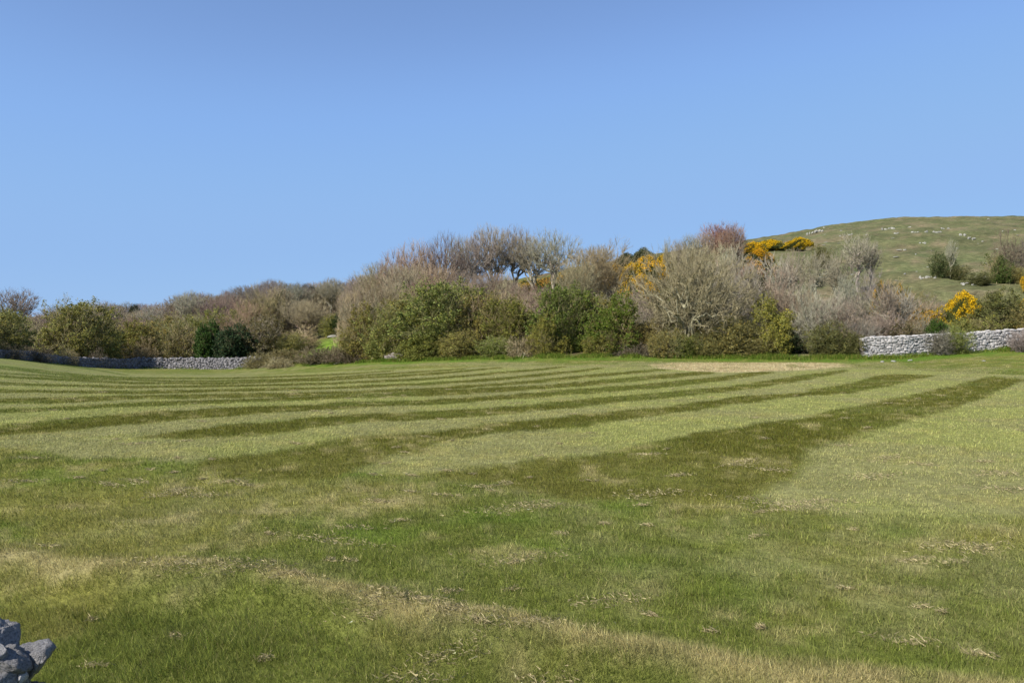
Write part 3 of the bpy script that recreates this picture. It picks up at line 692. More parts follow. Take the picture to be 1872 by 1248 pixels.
def plant(seed, H, Wd, zb=0.25, fork=0.18, n=(8, 50, 380, 3400), spray=3, r=(0.20, 0.09, 0.035, 0.015, 0.008), pull=(0.40, 0.66, 0.88), lobes=7, lobe=0.25, shell=0.4, up=0.25, multi=0, leaves=0, leaf=0.09, gap=0.45, tw=1.0, droop=0.0, stems_r=0.5, lean=0.0, spraylen=0.38):
    """trunk, limbs, twigs and leaves of one plant; the crown fills a lumpy dome H high and Wd across"""
    rs = np.random.default_rng(seed); n1, n2, n3, n4 = n
    z0, z1 = H * zb, H; rz = (z1 - z0) / 2
    d = rs.normal(0, 1, (n4, 3)); d /= np.linalg.norm(d, axis=1)[:, None]
    ld = rs.normal(0, 1, (lobes, 3)); ld[:, 2] = np.abs(ld[:, 2]) * .7; ld /= np.linalg.norm(ld, axis=1)[:, None]
    nz = vnoise(d[:, 0] * 1.7 + seed, d[:, 2] * 1.7 + d[:, 1] * 1.9 + 40)
    amp = (0.72 + 0.5 * nz) * ((1 - lobe) + lobe * 1.4 * np.max(np.clip(d @ ld.T, 0, 1) ** 5 * rs.uniform(0.5, 1, lobes)[None], 1))
    rad = rs.random(n4) ** shell * np.minimum(amp, 1.02)
    E = d * rad[:, None] * np.array([Wd / 2, Wd / 2, rz]) + np.array([lean, 0, (z0 + z1) / 2])
    E[:, 2] = np.where(E[:, 2] < 0.03 * H, np.abs(E[:, 2]) * .8 + 0.06 * H * rs.random(n4) + .02, E[:, 2])
    root = np.array([0, 0, H * fork])
    i3 = nearest(E, E[rs.choice(n4, n3, False)])
    def centre(idx, P, k):
        c = np.zeros((k, 3)); w = np.bincount(idx, minlength=k)
        for q in range(3): c[:, q] = np.bincount(idx, P[:, q], k)
        return c / np.maximum(w, 1)[:, None], w > 0
    N3, ok3 = centre(i3, E, n3); N3 = root + (N3 - root) * pull[2]
    i2 = nearest(N3, N3[rs.choice(n3, n2, False)]); N2, _ = centre(i2, N3, n2); N2 = root + (N2 - root) * pull[1] / pull[2]
    i1 = nearest(N2, N2[rs.choice(n2, n1, False)]); N1, _ = centre(i1, N2, n1); N1 = root + (N1 - root) * pull[0] / pull[1]
    N1 += rs.normal(0, 0.04 * H, N1.shape)
    if multi:
        R0 = np.stack([rs.normal(0, stems_r * .4, n1), rs.normal(0, stems_r * .4, n1), np.zeros(n1) - 0.1], 1)
    else: R0 = np.repeat(root[None], n1, 0) + rs.normal(0, 0.02 * H, (n1, 3)) * np.array([.5, .5, 2])
    def unit(v): return v / np.maximum(1e-6, np.linalg.norm(v, axis=-1))[..., None]
    def lk(P, Q, pd, k=0.4):  # control point carries on along the parent
        L = np.linalg.norm(Q - P, axis=1)[:, None]
        return P + unit(pd * 0.6 + unit(Q - P) + np.array([0, 0, up - droop]) + rs.normal(0, .25, P.shape)) * L * 0.5
    C1 = lk(R0, N1, np.array([[0, 0, .8 if not multi else .5]]) + (0 if not multi else unit(R0) * .3)); D1 = unit(N1 - C1)
    P2 = N1[i1]; C2 = lk(P2, N2, D1[i1]); D2 = unit(N2 - C2)
    P3 = N2[i2]; C3 = lk(P3, N3, D2[i2]); D3 = unit(N3 - C3)
    P4 = N3[i3]; C4 = lk(P4, E, D3[i3]); D4 = unit(E - C4)
    wood = []
    j = rs.uniform(.75, 1.25, 99999)
    if not multi:
        t0 = np.array([[0, 0, -0.25]]); wood.append(tubes(t0, np.array([[rs.normal(0, .02) * H, rs.normal(0, .02) * H, H * fork * .5]]), root[None] + 0.0, np.array([r[0] * 1.35]), np.array([r[0] * .85]), 8, 5, 0.02, rs))
    wood.append(tubes(R0, C1, N1, r[0] * .8 * j[:n1], r[1] * j[:n1], 6, 7, 0.028, rs))
    wood.append(tubes(P2, C2, N2, r[1] * .9 * j[:n2], r[2] * j[:n2], 5, 5, 0.055, rs))
    w1 = join(wood)
    tws = [tubes(P3, C3, N3, np.full(n3, r[2] * .9), np.full(n3, r[3]), 3, 4, 0.06, rs), tubes(P4, C4, E, np.full(n4, r[3] * .9) * tw, np.full(n4, r[4]) * tw, 3, 2, 0.05, rs)]
    # sprays: fine flat twigs in random planes
    m = n4 * spray; k = np.repeat(np.arange(n4), spray); t = rs.uniform(0.25, 1.0, m)[:, None]
    S0 = P4[k] * (1 - t) ** 2 + 2 * C4[k] * t * (1 - t) + E[k] * t ** 2
    sd_ = unit(D4[k] + rs.normal(0, .55, (m, 3)) + np.array([0, 0, up * .8 - droop * 1.6]))
    S1 = S0 + sd_ * rs.uniform(.4, 1.3, m)[:, None] * spraylen
    tws.append(tubes(S0, (S0 + S1) / 2 + rs.normal(0, .04, S0.shape), S1, np.full(m, r[4] * 1.1 * tw), np.full(m, r[4] * .4 * tw), 2, 1, 0, rs))
    w2 = join(tws)
    me1 = mesh_np('trunk', w1[0], w1[1], M_bark, np.ones((len(w1[0]), 3)))
    me2 = mesh_np('crown', w2[0], w2[1], M_twig, np.ones((len(w2[0]), 3)))
    res = {'H': float(np.percentile(S1[:, 2], 98.3)), 'W': 2 * float(np.percentile(np.hypot(S1[:, 0], S1[:, 1]), 97)), 'trunk': me1, 'crown': me2}   # true extent
    if leaves:
        q = fbm(S1[:, 0] + S1[:, 2] * .6, S1[:, 1] - S1[:, 2] * .8, 0.22 * Wd, 3, seed)
        pr = sstep(gap - .12, gap + .12, q) + 0.03; pr /= pr.sum()
        k = rs.choice(m, leaves, p=pr); c = S0[k] + (S1 - S0)[k] * rs.uniform(0, 1.1, leaves)[:, None] + rs.normal(0, 0.055, (leaves, 3))
        a = unit(rs.normal(0, 1, (leaves, 3))); b = unit(np.cross(a, rs.normal(0, 1, (leaves, 3))))
        s = leaf * rs.uniform(.6, 1.4, leaves)[:, None]
        V = np.stack([c - a * s * .5 - b * s * .35, c + a * s * .5 - b * s * .3, c + b * s * .7], 1).reshape(-1, 3)
        col = np.exp(rs.normal(0, .22, leaves))[:, None] * np.array([[1, 1, 1]]) * (1 + (rs.random(leaves) < .25)[:, None] * np.array([[.35, .15, -.2]]))
        res['foliage'] = mesh_np('foliage', V, np.arange(leaves * 3).reshape(-1, 3), M_leaf, np.clip(col, 0, 2.5), dom='FACE')
    return res

def mound(seed, H, Wd, nleaf, nflow, spike=0.16, flow=0.11, lobes=9):
    """gorse: lumpy mound of spiny green shoots with blossom on the outside"""
    rs = np.random.default_rng(seed)
    c = np.stack([rs.uniform(-.32, .32, lobes) * Wd, rs.uniform(-.3, .3, lobes) * Wd, rs.uniform(.25, .62, lobes) * H], 1); c[0] = (0, 0, .6 * H)
    rd = rs.uniform(.2, .34, lobes) * Wd; rdz = rs.uniform(.28, .4, lobes) * H
    def pts(n, lo):
        k = rs.integers(0, lobes, n); d = rs.normal(0, 1, (n, 3)); d[:, 2] = np.abs(d[:, 2]) * 1.0 - .25; d /= np.linalg.norm(d, axis=1)[:, None]
        wob = 0.75 + .5 * fbm(d[:, 0] * 3 + k * 7, d[:, 1] * 3 + d[:, 2] * 3, 1.0, 3, seed)
        p = c[k] + d * rs.uniform(lo, 1, n)[:, None] * np.stack([rd[k], rd[k], rdz[k]], 1) * wob[:, None]
        p[:, 2] = np.maximum(p[:, 2], rs.random(n) * .1 * H); return p, d
    p, d = pts(nleaf, .55); a = d + rs.normal(0, .5, d.shape) + np.array([0, 0, .3]); a /= np.linalg.norm(a, axis=1)[:, None]
    b = np.cross(a, rs.normal(0, 1, a.shape)); b /= np.linalg.norm(b, axis=1)[:, None]; s = spike * rs.uniform(.6, 1.4, nleaf)[:, None]
    V = np.stack([p - b * s * .16, p + b * s * .16, p + a * s], 1).reshape(-1, 3)
    col = np.exp(rs.normal(0, .25, nleaf))[:, None] * np.ones((1, 3))
    res = {'H': H, 'W': Wd, 'foliage': mesh_np('foliage', V, np.arange(nleaf * 3).reshape(-1, 3), M_leaf, np.clip(col, 0, 2.5), dom='FACE')}
    st = np.stack([rs.normal(0, .1 * Wd, 14), rs.normal(0, .1 * Wd, 14), np.zeros(14) - .1], 1); en = c[rs.integers(0, lobes, 14)]
    w = tubes(st, (st + en) / 2 + rs.normal(0, .05 * H, st.shape), en, np.full(14, .05), np.full(14, .02), 5, 4, .03, rs)
    res['trunk'] = mesh_np('stem', w[0], w[1], M_bark, np.ones((len(w[0]), 3)))
    if nflow:
        p, d = pts(nflow * 2, .92); q = fbm(p[:, 0] + p[:, 2], p[:, 1] + p[:, 2] * .7, .22 * Wd, 3, seed + 1) + .25 * (p[:, 2] / H - .5); k = np.argsort(-q + rs.normal(0, .06, len(q)))[:nflow]; p, d = p[k], d[k]
        p = p + d * .04; a = rs.normal(0, 1, p.shape); a /= np.linalg.norm(a, axis=1)[:, None]; b = np.cross(a, rs.normal(0, 1, a.shape)); b /= np.linalg.norm(b, axis=1)[:, None]
        s = flow * rs.uniform(.6, 1.4, nflow)[:, None]; V = np.stack([p - a * s * .5, p + a * s * .5, p + b * s * .8], 1).reshape(-1, 3)
        col = np.exp(rs.normal(0, .12, nflow))[:, None] * np.array([[1, 1, 1]])
        res['blossom'] = mesh_np('blossom', V, np.arange(nflow * 3).reshape(-1, 3), M_flower, np.clip(col, 0, 2), dom='FACE')
    return res

PL = {
 'oakA': plant(101, 10, 9, zb=.2, fork=.22, n=(7, 42, 320, 2400), spray=5, lobes=9, lobe=.3, r=(.17, .10, .05, .016, .005), up=.02, spraylen=.32, shell=.34),
 'oakB': plant(102, 10, 9, zb=.34, fork=.32, n=(6, 32, 260, 1700), spray=5, lobe=.36, lean=.5, r=(.16, .10, .05, .017, .005), up=.0, spraylen=.32, shell=.34),
 'oakC': plant(103, 10, 8.4, zb=.12, fork=.16, n=(8, 50, 340, 2700), spray=6, shell=.45, r=(.16, .08, .035, .014, .005), up=.03, lobe=.4, spraylen=.32),
 'ashA': plant(104, 10, 7.5, zb=.32, fork=.34, n=(6, 34, 240, 1600), spray=5, up=.12, lobe=.36, r=(.14, .10, .045, .015, .005), spraylen=.32, shell=.36),
 'openA': plant(105, 10, 8.0, zb=.36, fork=.34, n=(5, 26, 190, 1300), up=.05, lobe=.34, spray=5, r=(.15, .10, .05, .016, .005), spraylen=.32, shell=.34),
 'big': plant(106, 8, 9.2, zb=-.1, fork=.15, n=(15, 90, 520, 4400), spray=6, shell=.42, lobe=.3, r=(.10, .075, .036, .013, .005), up=.05, droop=.05, multi=1, stems_r=2.2, pull=(.42, .72, .9), spraylen=.28),
 'limbs': plant(126, 8, 7.6, zb=.05, fork=.1, n=(9, 44, 190, 900), spray=3, lobe=.3, r=(.085, .07, .042, .018, .006), up=.05, multi=1, stems_r=.9, pull=(.45, .72, .9)),
 'shrubA': plant(107, 5, 5.6, zb=-.55, fork=.02, n=(12, 60, 400, 3200), multi=1, r=(.06, .036, .019, .009, .005), shell=.5, spray=5, spraylen=.24, lobe=.4, up=.06),
 'shrubB': plant(108, 5, 4.8, zb=-.45, fork=.04, n=(9, 50, 350, 2900), multi=1, r=(.07, .042, .021, .010, .005), shell=.55, spray=5, lobe=.45, spraylen=.24, up=.06),
 'shrubC': plant(127, 5, 6.0, zb=-.7, fork=.03, n=(11, 56, 380, 3100), multi=1, r=(.06, .036, .019, .009, .005), shell=.5, spray=5, spraylen=.24, lobe=.5, lobes=13, up=.04, stems_r=1.5),
 'thornA': plant(109, 5, 5.4, zb=-.7, fork=.06, n=(9, 46, 330, 2400), multi=1, leaves=30000, leaf=.085, gap=.44, shell=.5, r=(.09, .045, .022, .010, .005), up=.08, spraylen=.28, lobes=14, lobe=.5, stems_r=1),
 'thornB': plant(110, 5, 5.8, zb=-.6, fork=.06, n=(9, 50, 330, 2400), multi=1, leaves=25000, leaf=.085, gap=.49, shell=.5, r=(.09, .045, .022, .010, .005), up=.08, spraylen=.28, lobes=14, lobe=.5, stems_r=1.2),
 'thornC': plant(111, 5, 4.8, zb=-.5, fork=.05, n=(8, 40, 300, 2200), multi=1, leaves=19000, leaf=.08, gap=.46, shell=.55, r=(.09, .045, .022, .010, .005), up=.08, spraylen=.28, lobes=11, lobe=.5, stems_r=1),
 'treeleaf': plant(112, 7, 7.4, zb=-.45, fork=.1, n=(9, 50, 380, 2800), leaves=38000, leaf=.095, gap=.45, shell=.5, spraylen=.34, lobes=14, lobe=.45, r=(.13, .07, .03, .013, .006), up=.08, multi=1, stems_r=1.3),
 'ever': plant(133, 5, 5.0, zb=-.15, fork=.1, n=(10, 46, 300, 2000), leaves=32000, leaf=.12, gap=.40, shell=.4, lobes=9, lobe=.2, up=0.0, spraylen=.3),
 'birchR': plant(114, 9, 6, zb=.28, fork=.34, n=(7, 46, 340, 2600), up=.1, droop=.35, shell=.5, lobe=.35, r=(.12, .06, .028, .012, .006)),
 'birchP': plant(115, 7, 4.6, zb=.2, fork=.22, n=(6, 26, 150, 650), up=.35, r=(.09, .055, .032, .016, .007), lobe=.4, spray=3),
 'bramble': plant(116, 1.8, 4.2, zb=-.9, fork=.02, n=(14, 70, 400, 2400), multi=1, stems_r=2.2, r=(.03, .022, .016, .011, .007), spraylen=.24, leaves=8000, leaf=.055, gap=.42, shell=.6, lobe=.5, lobes=14),
 'gorseA': mound(121, 3, 4.2, 26000, 13000, flow=.10), 'gorseB': mound(122, 2.6, 4, 26000, 6000, flow=.10), 'pine': mound(123, 3.5, 3.2, 26000, 0, .22),
}
NAMES = {'shrubC':'bare_shrub','limbs':'bare_tree','oakA':'bare_tree','oakB':'bare_tree','oakC':'bare_tree','ashA':'bare_tree','openA':'bare_tree','big':'bare_tree','shrubA':'bare_shrub','shrubB':'bare_shrub','thornA':'hawthorn_bush','thornB':'hawthorn_bush','thornC':'hawthorn_bush',
         'treeleaf':'hawthorn_tree','ever':'evergreen_bush','birchR':'birch_tree','birchP':'birch_tree','bramble':'bramble_thicket','gorseA':'gorse_bush','gorseB':'gorse_bush','pine':'pine_bush'}
# tints: (bark, twig, leaf, flower)
T = {
 'grey': ((.29,.26,.20), (.30,.255,.185)), 'pink': ((.26,.22,.165), (.335,.262,.175)), 'tan': ((.32,.275,.185), (.35,.28,.165)), 'purple': ((.22,.19,.16), (.27,.225,.185)),
 'dkbrown': ((.15,.125,.09), (.18,.145,.095)), 'red': ((.42,.35,.26), (.33,.215,.15)), 'pale': ((.36,.335,.26), (.32,.29,.215)), 'olive': ((.25,.215,.12), (.25,.225,.10)),
}
def plant_at(key, u, Y, vtop, wpx, tint, label, leafc=(.13,.15,.03), group=None, cat=None, rz=None, flow=(.60,.34,.012), name=None, sinkz=0.1, vbase=None):
    """stand a copy of a plant at bearing u, Y metres away, tall enough to reach vtop"""
    p = PL[key]; x = (u - CU) / F * Y
    z = float(ground_z(np.array([x]), np.array([Y]))[0]) if vbase is None else EYE - (vbase - HV) / F * Y
    ztop = EYE - (vtop - HV) / F * Y; h = max(0.8, ztop - z); w = wpx / F * Y * (1.2 if key[:5] in ('thorn', 'treel') else 1.12 if key[:5] in ('shrub', 'bramb', 'oakC') else 1.0)
    nm = name or NAMES[key]
    root = empty(nm, (x, Y, z - sinkz * (5 if 'gorse' in key and Y > 90 else 1)), rs_.uniform(0, 6.28) if rz is None else rz, (w / p['W'], w / p['W'], (h + sinkz) / p['H'] * 1.0))
    props(root, label, cat or {'tree':'tree','bush':'bush','shrub':'bush','thicket':'bush'}[nm.split('_')[1]], group)
    bk, tg = T[tint]; jt = lambda c: tuple(min(.9, k * f) for k, f in zip(c, rs_.uniform(.92, 1.08, 3)))
    br = rs_.uniform(.88, 1.12)
    for part, c in (('trunk', bk), ('crown', tg), ('foliage', leafc), ('blossom', flow)):
        if part in p:
            o = obj({'trunk': 'trunk' if 'tree' in nm else 'stem', 'crown': 'crown' if 'tree' in nm else 'twigs', 'foliage': 'foliage', 'blossom': 'blossom'}[part], p[part], root)
            o.color = (*[k * br for k in jt(c)], 1)
    return root
rs_ = np.random.default_rng(77)
OL = (.215,.205,.066); GR = (.165,.190,.048); YG = (.190,.198,.045); DK = (.035,.065,.018); BROWN = (.15,.13,.065); GO = (.10,.11,.035)

# --- front hedge, left to right
plant_at('treeleaf', 6, 73, 574, 110, 'olive', 'dark olive budding bush at the far left edge behind the wall', OL)
plant_at('thornB', -90, 66, 560, 140, 'olive', 'olive hawthorn just outside the left edge behind the wall', OL)
plant_at('ashA', 30, 108, 530, 96, 'grey', 'pale round bare tree standing against the sky at the far left')
plant_at('shrubB', 80, 84, 598, 70, 'tan', 'brown bare shrub between the two olive bushes at the far left')
plant_at('treeleaf', 148, 84, 558, 120, 'olive', 'big olive budding tree leaning over the shaded left wall', OL)
plant_at('shrubA', 112, 96, 580, 80, 'tan', 'tan bare shrub behind the big olive tree on the left')
plant_at('thornA', 235, 93, 600, 84, 'olive', 'yellow green hawthorn right of the big olive tree', YG)
plant_at('thornB', 290, 95, 588, 96, 'olive', 'olive green hawthorn above the lit part of the left wall', OL)
plant_at('thornC', 335, 93, 598, 70, 'tan', 'brownish hawthorn left of the dark evergreens', (.15,.14,.05))
plant_at('shrubA', 262, 91, 622, 70, 'tan', 'low tan shrub just behind the left wall')
plant_at('ever', 384, 91, 594, 52, 'dkbrown', 'dark glossy evergreen bush behind the lit wall, left of a pair', (.05,.10,.022))
plant_at('ever', 432, 90, 600, 74, 'dkbrown', 'darker evergreen bush behind the lit wall, right of a pair', (.04,.07,.028))
plant_at('thornC', 478, 92, 586, 84, 'grey', 'grey green budding bush right of the dark evergreens', (.12,.125,.045))
plant_at('shrubA', 440, 102, 572, 110, 'tan', 'tan bare bush rising behind the dark evergreens')
plant_at('shrubA', 555, 96, 600, 90, 'tan', 'tan bare bush left of the meadow gap')
plant_at('thornC', 530, 92, 612, 66, 'olive', 'small olive bush left of the meadow gap', OL)
plant_at('bramble', 478, 84, 646, 66, 'olive', 'brown brambles tumbling over the right end of the left wall', BROWN)
plant_at('bramble', 535, 82, 640, 84, 'olive', 'tan bramble thicket right of the left wall end', BROWN)
plant_at('bramble', 512, 79, 656, 50, 'tan', 'small rusty bramble clump at the field edge', BROWN)
plant_at('bramble', 590, 79, 636, 90, 'dkbrown', 'dark brown bramble thicket below the meadow gap', (.10,.09,.05))
plant_at('bramble', 645, 76, 636, 90, 'dkbrown', 'dark tangled brambles left of the tall green hawthorns', (.09,.08,.05))
plant_at('ever', 516, 124, 543, 40, 'dkbrown', 'ivy covered tree standing dark among the brown woods', (.055,.065,.032), name='ivy_tree')
plant_at('ever', 632, 106, 571, 54, 'dkbrown', 'dark rounded evergreen at the top of the meadow gap', (.03,.06,.015))
plant_at('thornC', 607, 108, 577, 36, 'olive', 'yellow green bush beside the dark evergreen at the meadow gap', YG)
plant_at('shrubB', 664, 90, 590, 36, 'tan', 'thin tan shrub right of the meadow gap')
front = [
 ('thornB', 700, 74.6, 570, 84, 'olive', 'brownish olive hawthorn between the leftmost one and the tumbled stones', OL),
 ('thornC', 652, 77.5, 596, 60, 'olive', 'small olive hawthorn first of the central hedge on the left', OL),
 ('thornA', 676, 76, 574, 80, 'olive', 'yellow green hawthorn at the left end of the central hedge', YG),
 ('thornC', 715, 73.5, 580, 74, 'tan', 'grey green hawthorn above the tumbled stones', OL),
 ('treeleaf', 740, 76, 552, 120, 'olive', 'olive hawthorn left of the tallest green one', OL),
 ('treeleaf', 812, 71, 524, 160, 'olive', 'tallest green hawthorn in the middle of the hedge', GR),
 ('thornA', 770, 69.5, 612, 80, 'olive', 'low yellow green hawthorn in front of the tallest one', YG),
 ('thornC', 838, 67.5, 606, 74, 'olive', 'low olive hawthorn at the foot of the tallest one', OL),
 ('treeleaf', 875, 71, 540, 90, 'tan', 'twiggy olive hawthorn right of the tallest green one', OL),
 ('treeleaf', 927, 68, 552, 90, 'olive', 'yellow olive hawthorn left of the brown gap in the hedge', YG),
 ('thornC', 905, 65, 618, 60, 'olive', 'small dark olive hawthorn at the field edge', GR),
 ('shrubA', 975, 70, 548, 100, 'grey', 'grey brown bare shrub between two green hawthorns', None),
 ('bramble', 958, 63.3, 618, 68, 'tan', 'tan bramble clump at the field edge in mid hedge', BROWN),
 ('treeleaf', 1030, 64, 530, 110, 'olive', 'rounded green hawthorn casting shade on the verge', GR),
 ('thornA', 1003, 62.5, 588, 62, 'olive', 'bright yellow green hawthorn on the left side of the rounded one', YG),
 ('treeleaf', 1085, 66, 548, 84, 'olive', 'olive hawthorn between two greener ones', OL),
 ('thornA', 1133, 61.5, 555, 100, 'olive', 'vivid green hawthorn left of the big bare tree', (.115,.158,.025)),
 ('thornB', 1102, 60.8, 610, 64, 'olive', 'low yellow green hawthorn left of the vivid green one', YG),
 ('thornC', 1188, 61.5, 588, 76, 'olive', 'olive hawthorn at the left foot of the big bare tree', OL),
 ('shrubB', 1165, 64, 575, 90, 'grey', 'grey bare shrub behind the left foot of the big bare tree', None),
 ('bramble', 1165, 59.6, 632, 80, 'dkbrown', 'brown brambles under the left side of the big bare tree', (.10,.08,.05)),
 ('thornC', 1272, 59.2, 604, 70, 'olive', 'small olive bush under the middle of the big bare tree', OL),
 ('bramble', 1300, 58.8, 625, 60, 'dkbrown', 'dark brambles under the right side of the big bare tree', (.07,.07,.04)),
 ('thornB', 1338, 58.2, 584, 90, 'olive', 'olive green hawthorn right of the big bare tree', OL),
 ('thornA', 1412, 57.4, 562, 88, 'olive', 'yellow green hawthorn left of the dark brown thicket', YG),
 ('thornC', 1385, 56.8, 622, 80, 'olive', 'low olive bush in front of the yellow green hawthorn', OL),
 ('ever', 1448, 56.8, 612, 50, 'dkbrown', 'dark shaded bush at the left foot of the brown thicket', (.03,.045,.02)),
 ('shrubA', 1480, 57.5, 535, 110, 'grey', 'tall grey brown thicket tree right of the yellow green hawthorn', None),
 ('shrubB', 1540, 57, 556, 96, 'pink', 'pinkish brown thicket beside the pale right wall', None),
 ('thornC', 1510, 55.6, 592, 70, 'olive', 'olive budding bush in front of the brown thicket', (.12,.13,.04)),
 ('shrubB', 1572, 55.6, 592, 62, 'purple', 'dark brown shrub against the left end of the pale wall', None),
 ('thornC', 1555, 55, 608, 50, 'olive', 'small olive shrub touching the left end of the pale wall', (.11,.12,.04)),
]
for k, u, Y, vt, w, ti, lab, lc in front: plant_at(k, u, Y, vt, w, ti, lab, lc or OL)
for u, Y, vt, w, ti, lab in [
 (20, 66.6, 628, 60, 'dkbrown', 'low dark scrub hanging over the shaded wall at the far left'), (125, 75.6, 636, 50, 'tan', 'low tan scrub hanging over the shaded wall under the olive tree'),
 (70, 70.0, 632, 50, 'dkbrown', 'low dark scrub over the shaded wall left of the olive tree'), (175, 80.6, 640, 40, 'dkbrown', 'low dark scrub over the shaded wall right of the olive tree')]:
    plant_at('shrubC', u, Y + .9, vt, w, ti, lab)
for u, Y, vt, w, ti, lab in [
 (685, 79, 575, 80, 'tan', 'tan undergrowth at the left end of the central hedge'), (790, 76, 580, 90, 'olive', 'olive twiggy undergrowth left of the tallest hawthorn'),
 (848, 74, 590, 80, 'grey', 'grey undergrowth right of the tallest hawthorn'), (905, 73, 585, 90, 'tan', 'tan undergrowth behind the yellow olive hawthorn'),
 (955, 69, 585, 80, 'grey', 'grey undergrowth in the brown gap of the hedge'), (1060, 70, 575, 90, 'tan', 'tan undergrowth right of the rounded hawthorn'),
 (1140, 68, 570, 90, 'olive', 'olive undergrowth behind the vivid green hawthorn'), (1215, 63, 590, 80, 'tan', 'tan undergrowth behind the great bare tree, left'),
 (1310, 62, 590, 80, 'tan', 'tan undergrowth behind the great bare tree, right'), (1370, 62, 575, 80, 'grey', 'grey undergrowth between two olive hawthorns'),
 (1455, 60, 580, 80, 'grey', 'grey undergrowth right of the yellow green hawthorn'), (1500, 58.4, 590, 90, 'dkbrown', 'dark undergrowth at the foot of the grey brown thicket'),
 (1180, 72, 520, 100, 'grey', 'grey twiggy scrub below the largest gorse'), (1130, 78, 520, 90, 'tan', 'tan twiggy scrub between the tan tree and the gorse'),
 (1440, 70, 530, 90, 'grey', 'grey scrub below the pale crooked bare tree'), (1560, 60, 575, 70, 'pink', 'pinkish scrub behind the left end of the pale wall')]:
    plant_at('shrubC', u, Y, vt + 6, w, ti, lab)
plant_at('big', 1265, 60, 456, 222, 'tan', 'great spreading bare tree with drooping grey limbs in the hedge', rz=0.6)
plant_at('limbs', 1262, 60.5, 480, 190, 'tan', 'open pale limbed tree growing through the great bare tree', rz=2)
plant_at('oakC', 1092, 80, 450, 122, 'tan', 'upright tan bare tree above the green hawthorns', name='bare_tree')
plant_at('oakC', 1052, 76, 480, 90, 'tan', 'tan bare tree left of the upright tan one')
plant_at('shrubB', 1345, 66, 480, 110, 'grey', 'grey twiggy tree behind the right side of the great bare tree', name='bare_tree')
plant_at('ever', 1378, 72, 505, 46, 'dkbrown', 'dark ivy clump right of the great bare tree', (.06,.065,.03))
# --- right side
plant_at('birchP', 1618, 60, 515, 62, 'pale', 'pale bare sapling behind the wall, left of the pair', name='bare_sapling', cat='tree')
plant_at('birchP', 1648, 60.5, 525, 74, 'pale', 'pale bare sapling behind the wall, right of the pair', name='bare_sapling', cat='tree')
plant_at('shrubB', 1612, 59, 575, 74, 'grey', 'grey twiggy shrub behind the left of the pale wall')
plant_at('thornC', 1648, 58.5, 592, 64, 'tan', 'low brown olive bush along the top of the wall', (.13,.12,.045))
plant_at('shrubA', 1685, 59.5, 582, 70, 'grey', 'grey bare shrub behind the middle of the pale wall')
plant_at('ever', 1714, 58.3, 588, 46, 'dkbrown', 'small fresh green bush behind the middle of the wall', (.06,.11,.02))
plant_at('shrubB', 1718, 54.7, 607, 52, 'grey', 'small grey twiggy shrub growing in front of the wall')
plant_at('thornC', 1750, 54.9, 600, 44, 'olive', 'narrow green shrub growing in front of the wall', GR)
plant_at('shrubB', 1872, 55.0, 606, 60, 'purple', 'grey brown shrub covering the wall at the right edge')
plant_at('thornB', 1778, 62, 582, 90, 'olive', 'olive bush behind the dip in the wall', OL)
plant_at('thornA', 1835, 64, 545, 110, 'olive', 'broad olive bush behind the wall at the right', (.13,.135,.045))
plant_at('thornC', 1885, 62, 560, 80, 'olive', 'olive bush cut by the right edge behind the wall', OL)
plant_at('shrubA', 1800, 68, 556, 90, 'olive', 'twiggy olive shrub between the orange gorse and the right edge')
plant_at('gorseA', 1762, 66, 532, 60, 'olive', 'bright orange yellow gorse mound above the right wall', GO)
plant_at('gorseB', 1728, 66, 560, 56, 'olive', 'lower yellow gorse just left of the bright orange mound', GO)
plant_at('gorseB', 1692, 66, 560, 46, 'olive', 'thin yellow gorse at the left end of the gorse patch', GO, flow=(.62,.42,.03))
plant_at('gorseB', 1608, 68, 515, 34, 'olive', 'small orange gorse behind the pale saplings', GO)
plant_at('gorseB', 1648, 68, 520, 26, 'olive', 'smallest orange gorse tuft right of the pale saplings', GO)
plant_at('gorseB', 1884, 72, 536, 34, 'olive', 'orange gorse cut by the right edge, lower one', GO)
plant_at('gorseB', 1882, 92, 492, 26, 'olive', 'orange gorse cut by the right edge, upper one', GO)
plant_at('shrubA', 1665, 66, 548, 90, 'tan', 'brown twiggy scrub between the saplings and the gorse')
plant_at('shrubB', 1585, 64, 545, 90, 'grey', 'grey scrub left of the pale saplings')
plant_at('thornB', 1822, 100, 468, 42, 'olive', 'green bush on the hillside beneath the dark bare crown', (.06,.09,.022))
plant_at('shrubA', 1840, 106, 430, 66, 'dkbrown', 'dark brown bare tree on the hillside near the right edge', name='bare_tree', rz=1)
plant_at('shrubA', 1885, 106, 436, 56, 'purple', 'bare tree cut by the right edge on the hillside', name='bare_tree')
plant_at('thornC', 1862, 100, 490, 44, 'olive', 'olive scrub at the foot of the dark hillside tree', OL)
plant_at('thornC', 1718, 106, 464, 40, 'olive', 'olive bush alone on the open hillside', (.06,.08,.03))
plant_at('birchP', 1738, 105, 438, 26, 'pale', 'slender pale sapling right of the lone hillside bush', name='bare_sapling', cat='tree')
plant_at('thornC', 1750, 105, 486, 38, 'olive', 'low green scrub right of the slender sapling', (.07,.085,.03))
plant_at('birchP', 1568, 98, 428, 66, 'pale', 'pale branching bare birch on the lower hillside')
plant_at('birchP', 1592, 99, 440, 40, 'grey', 'thin grey birch beside the pale branching one')
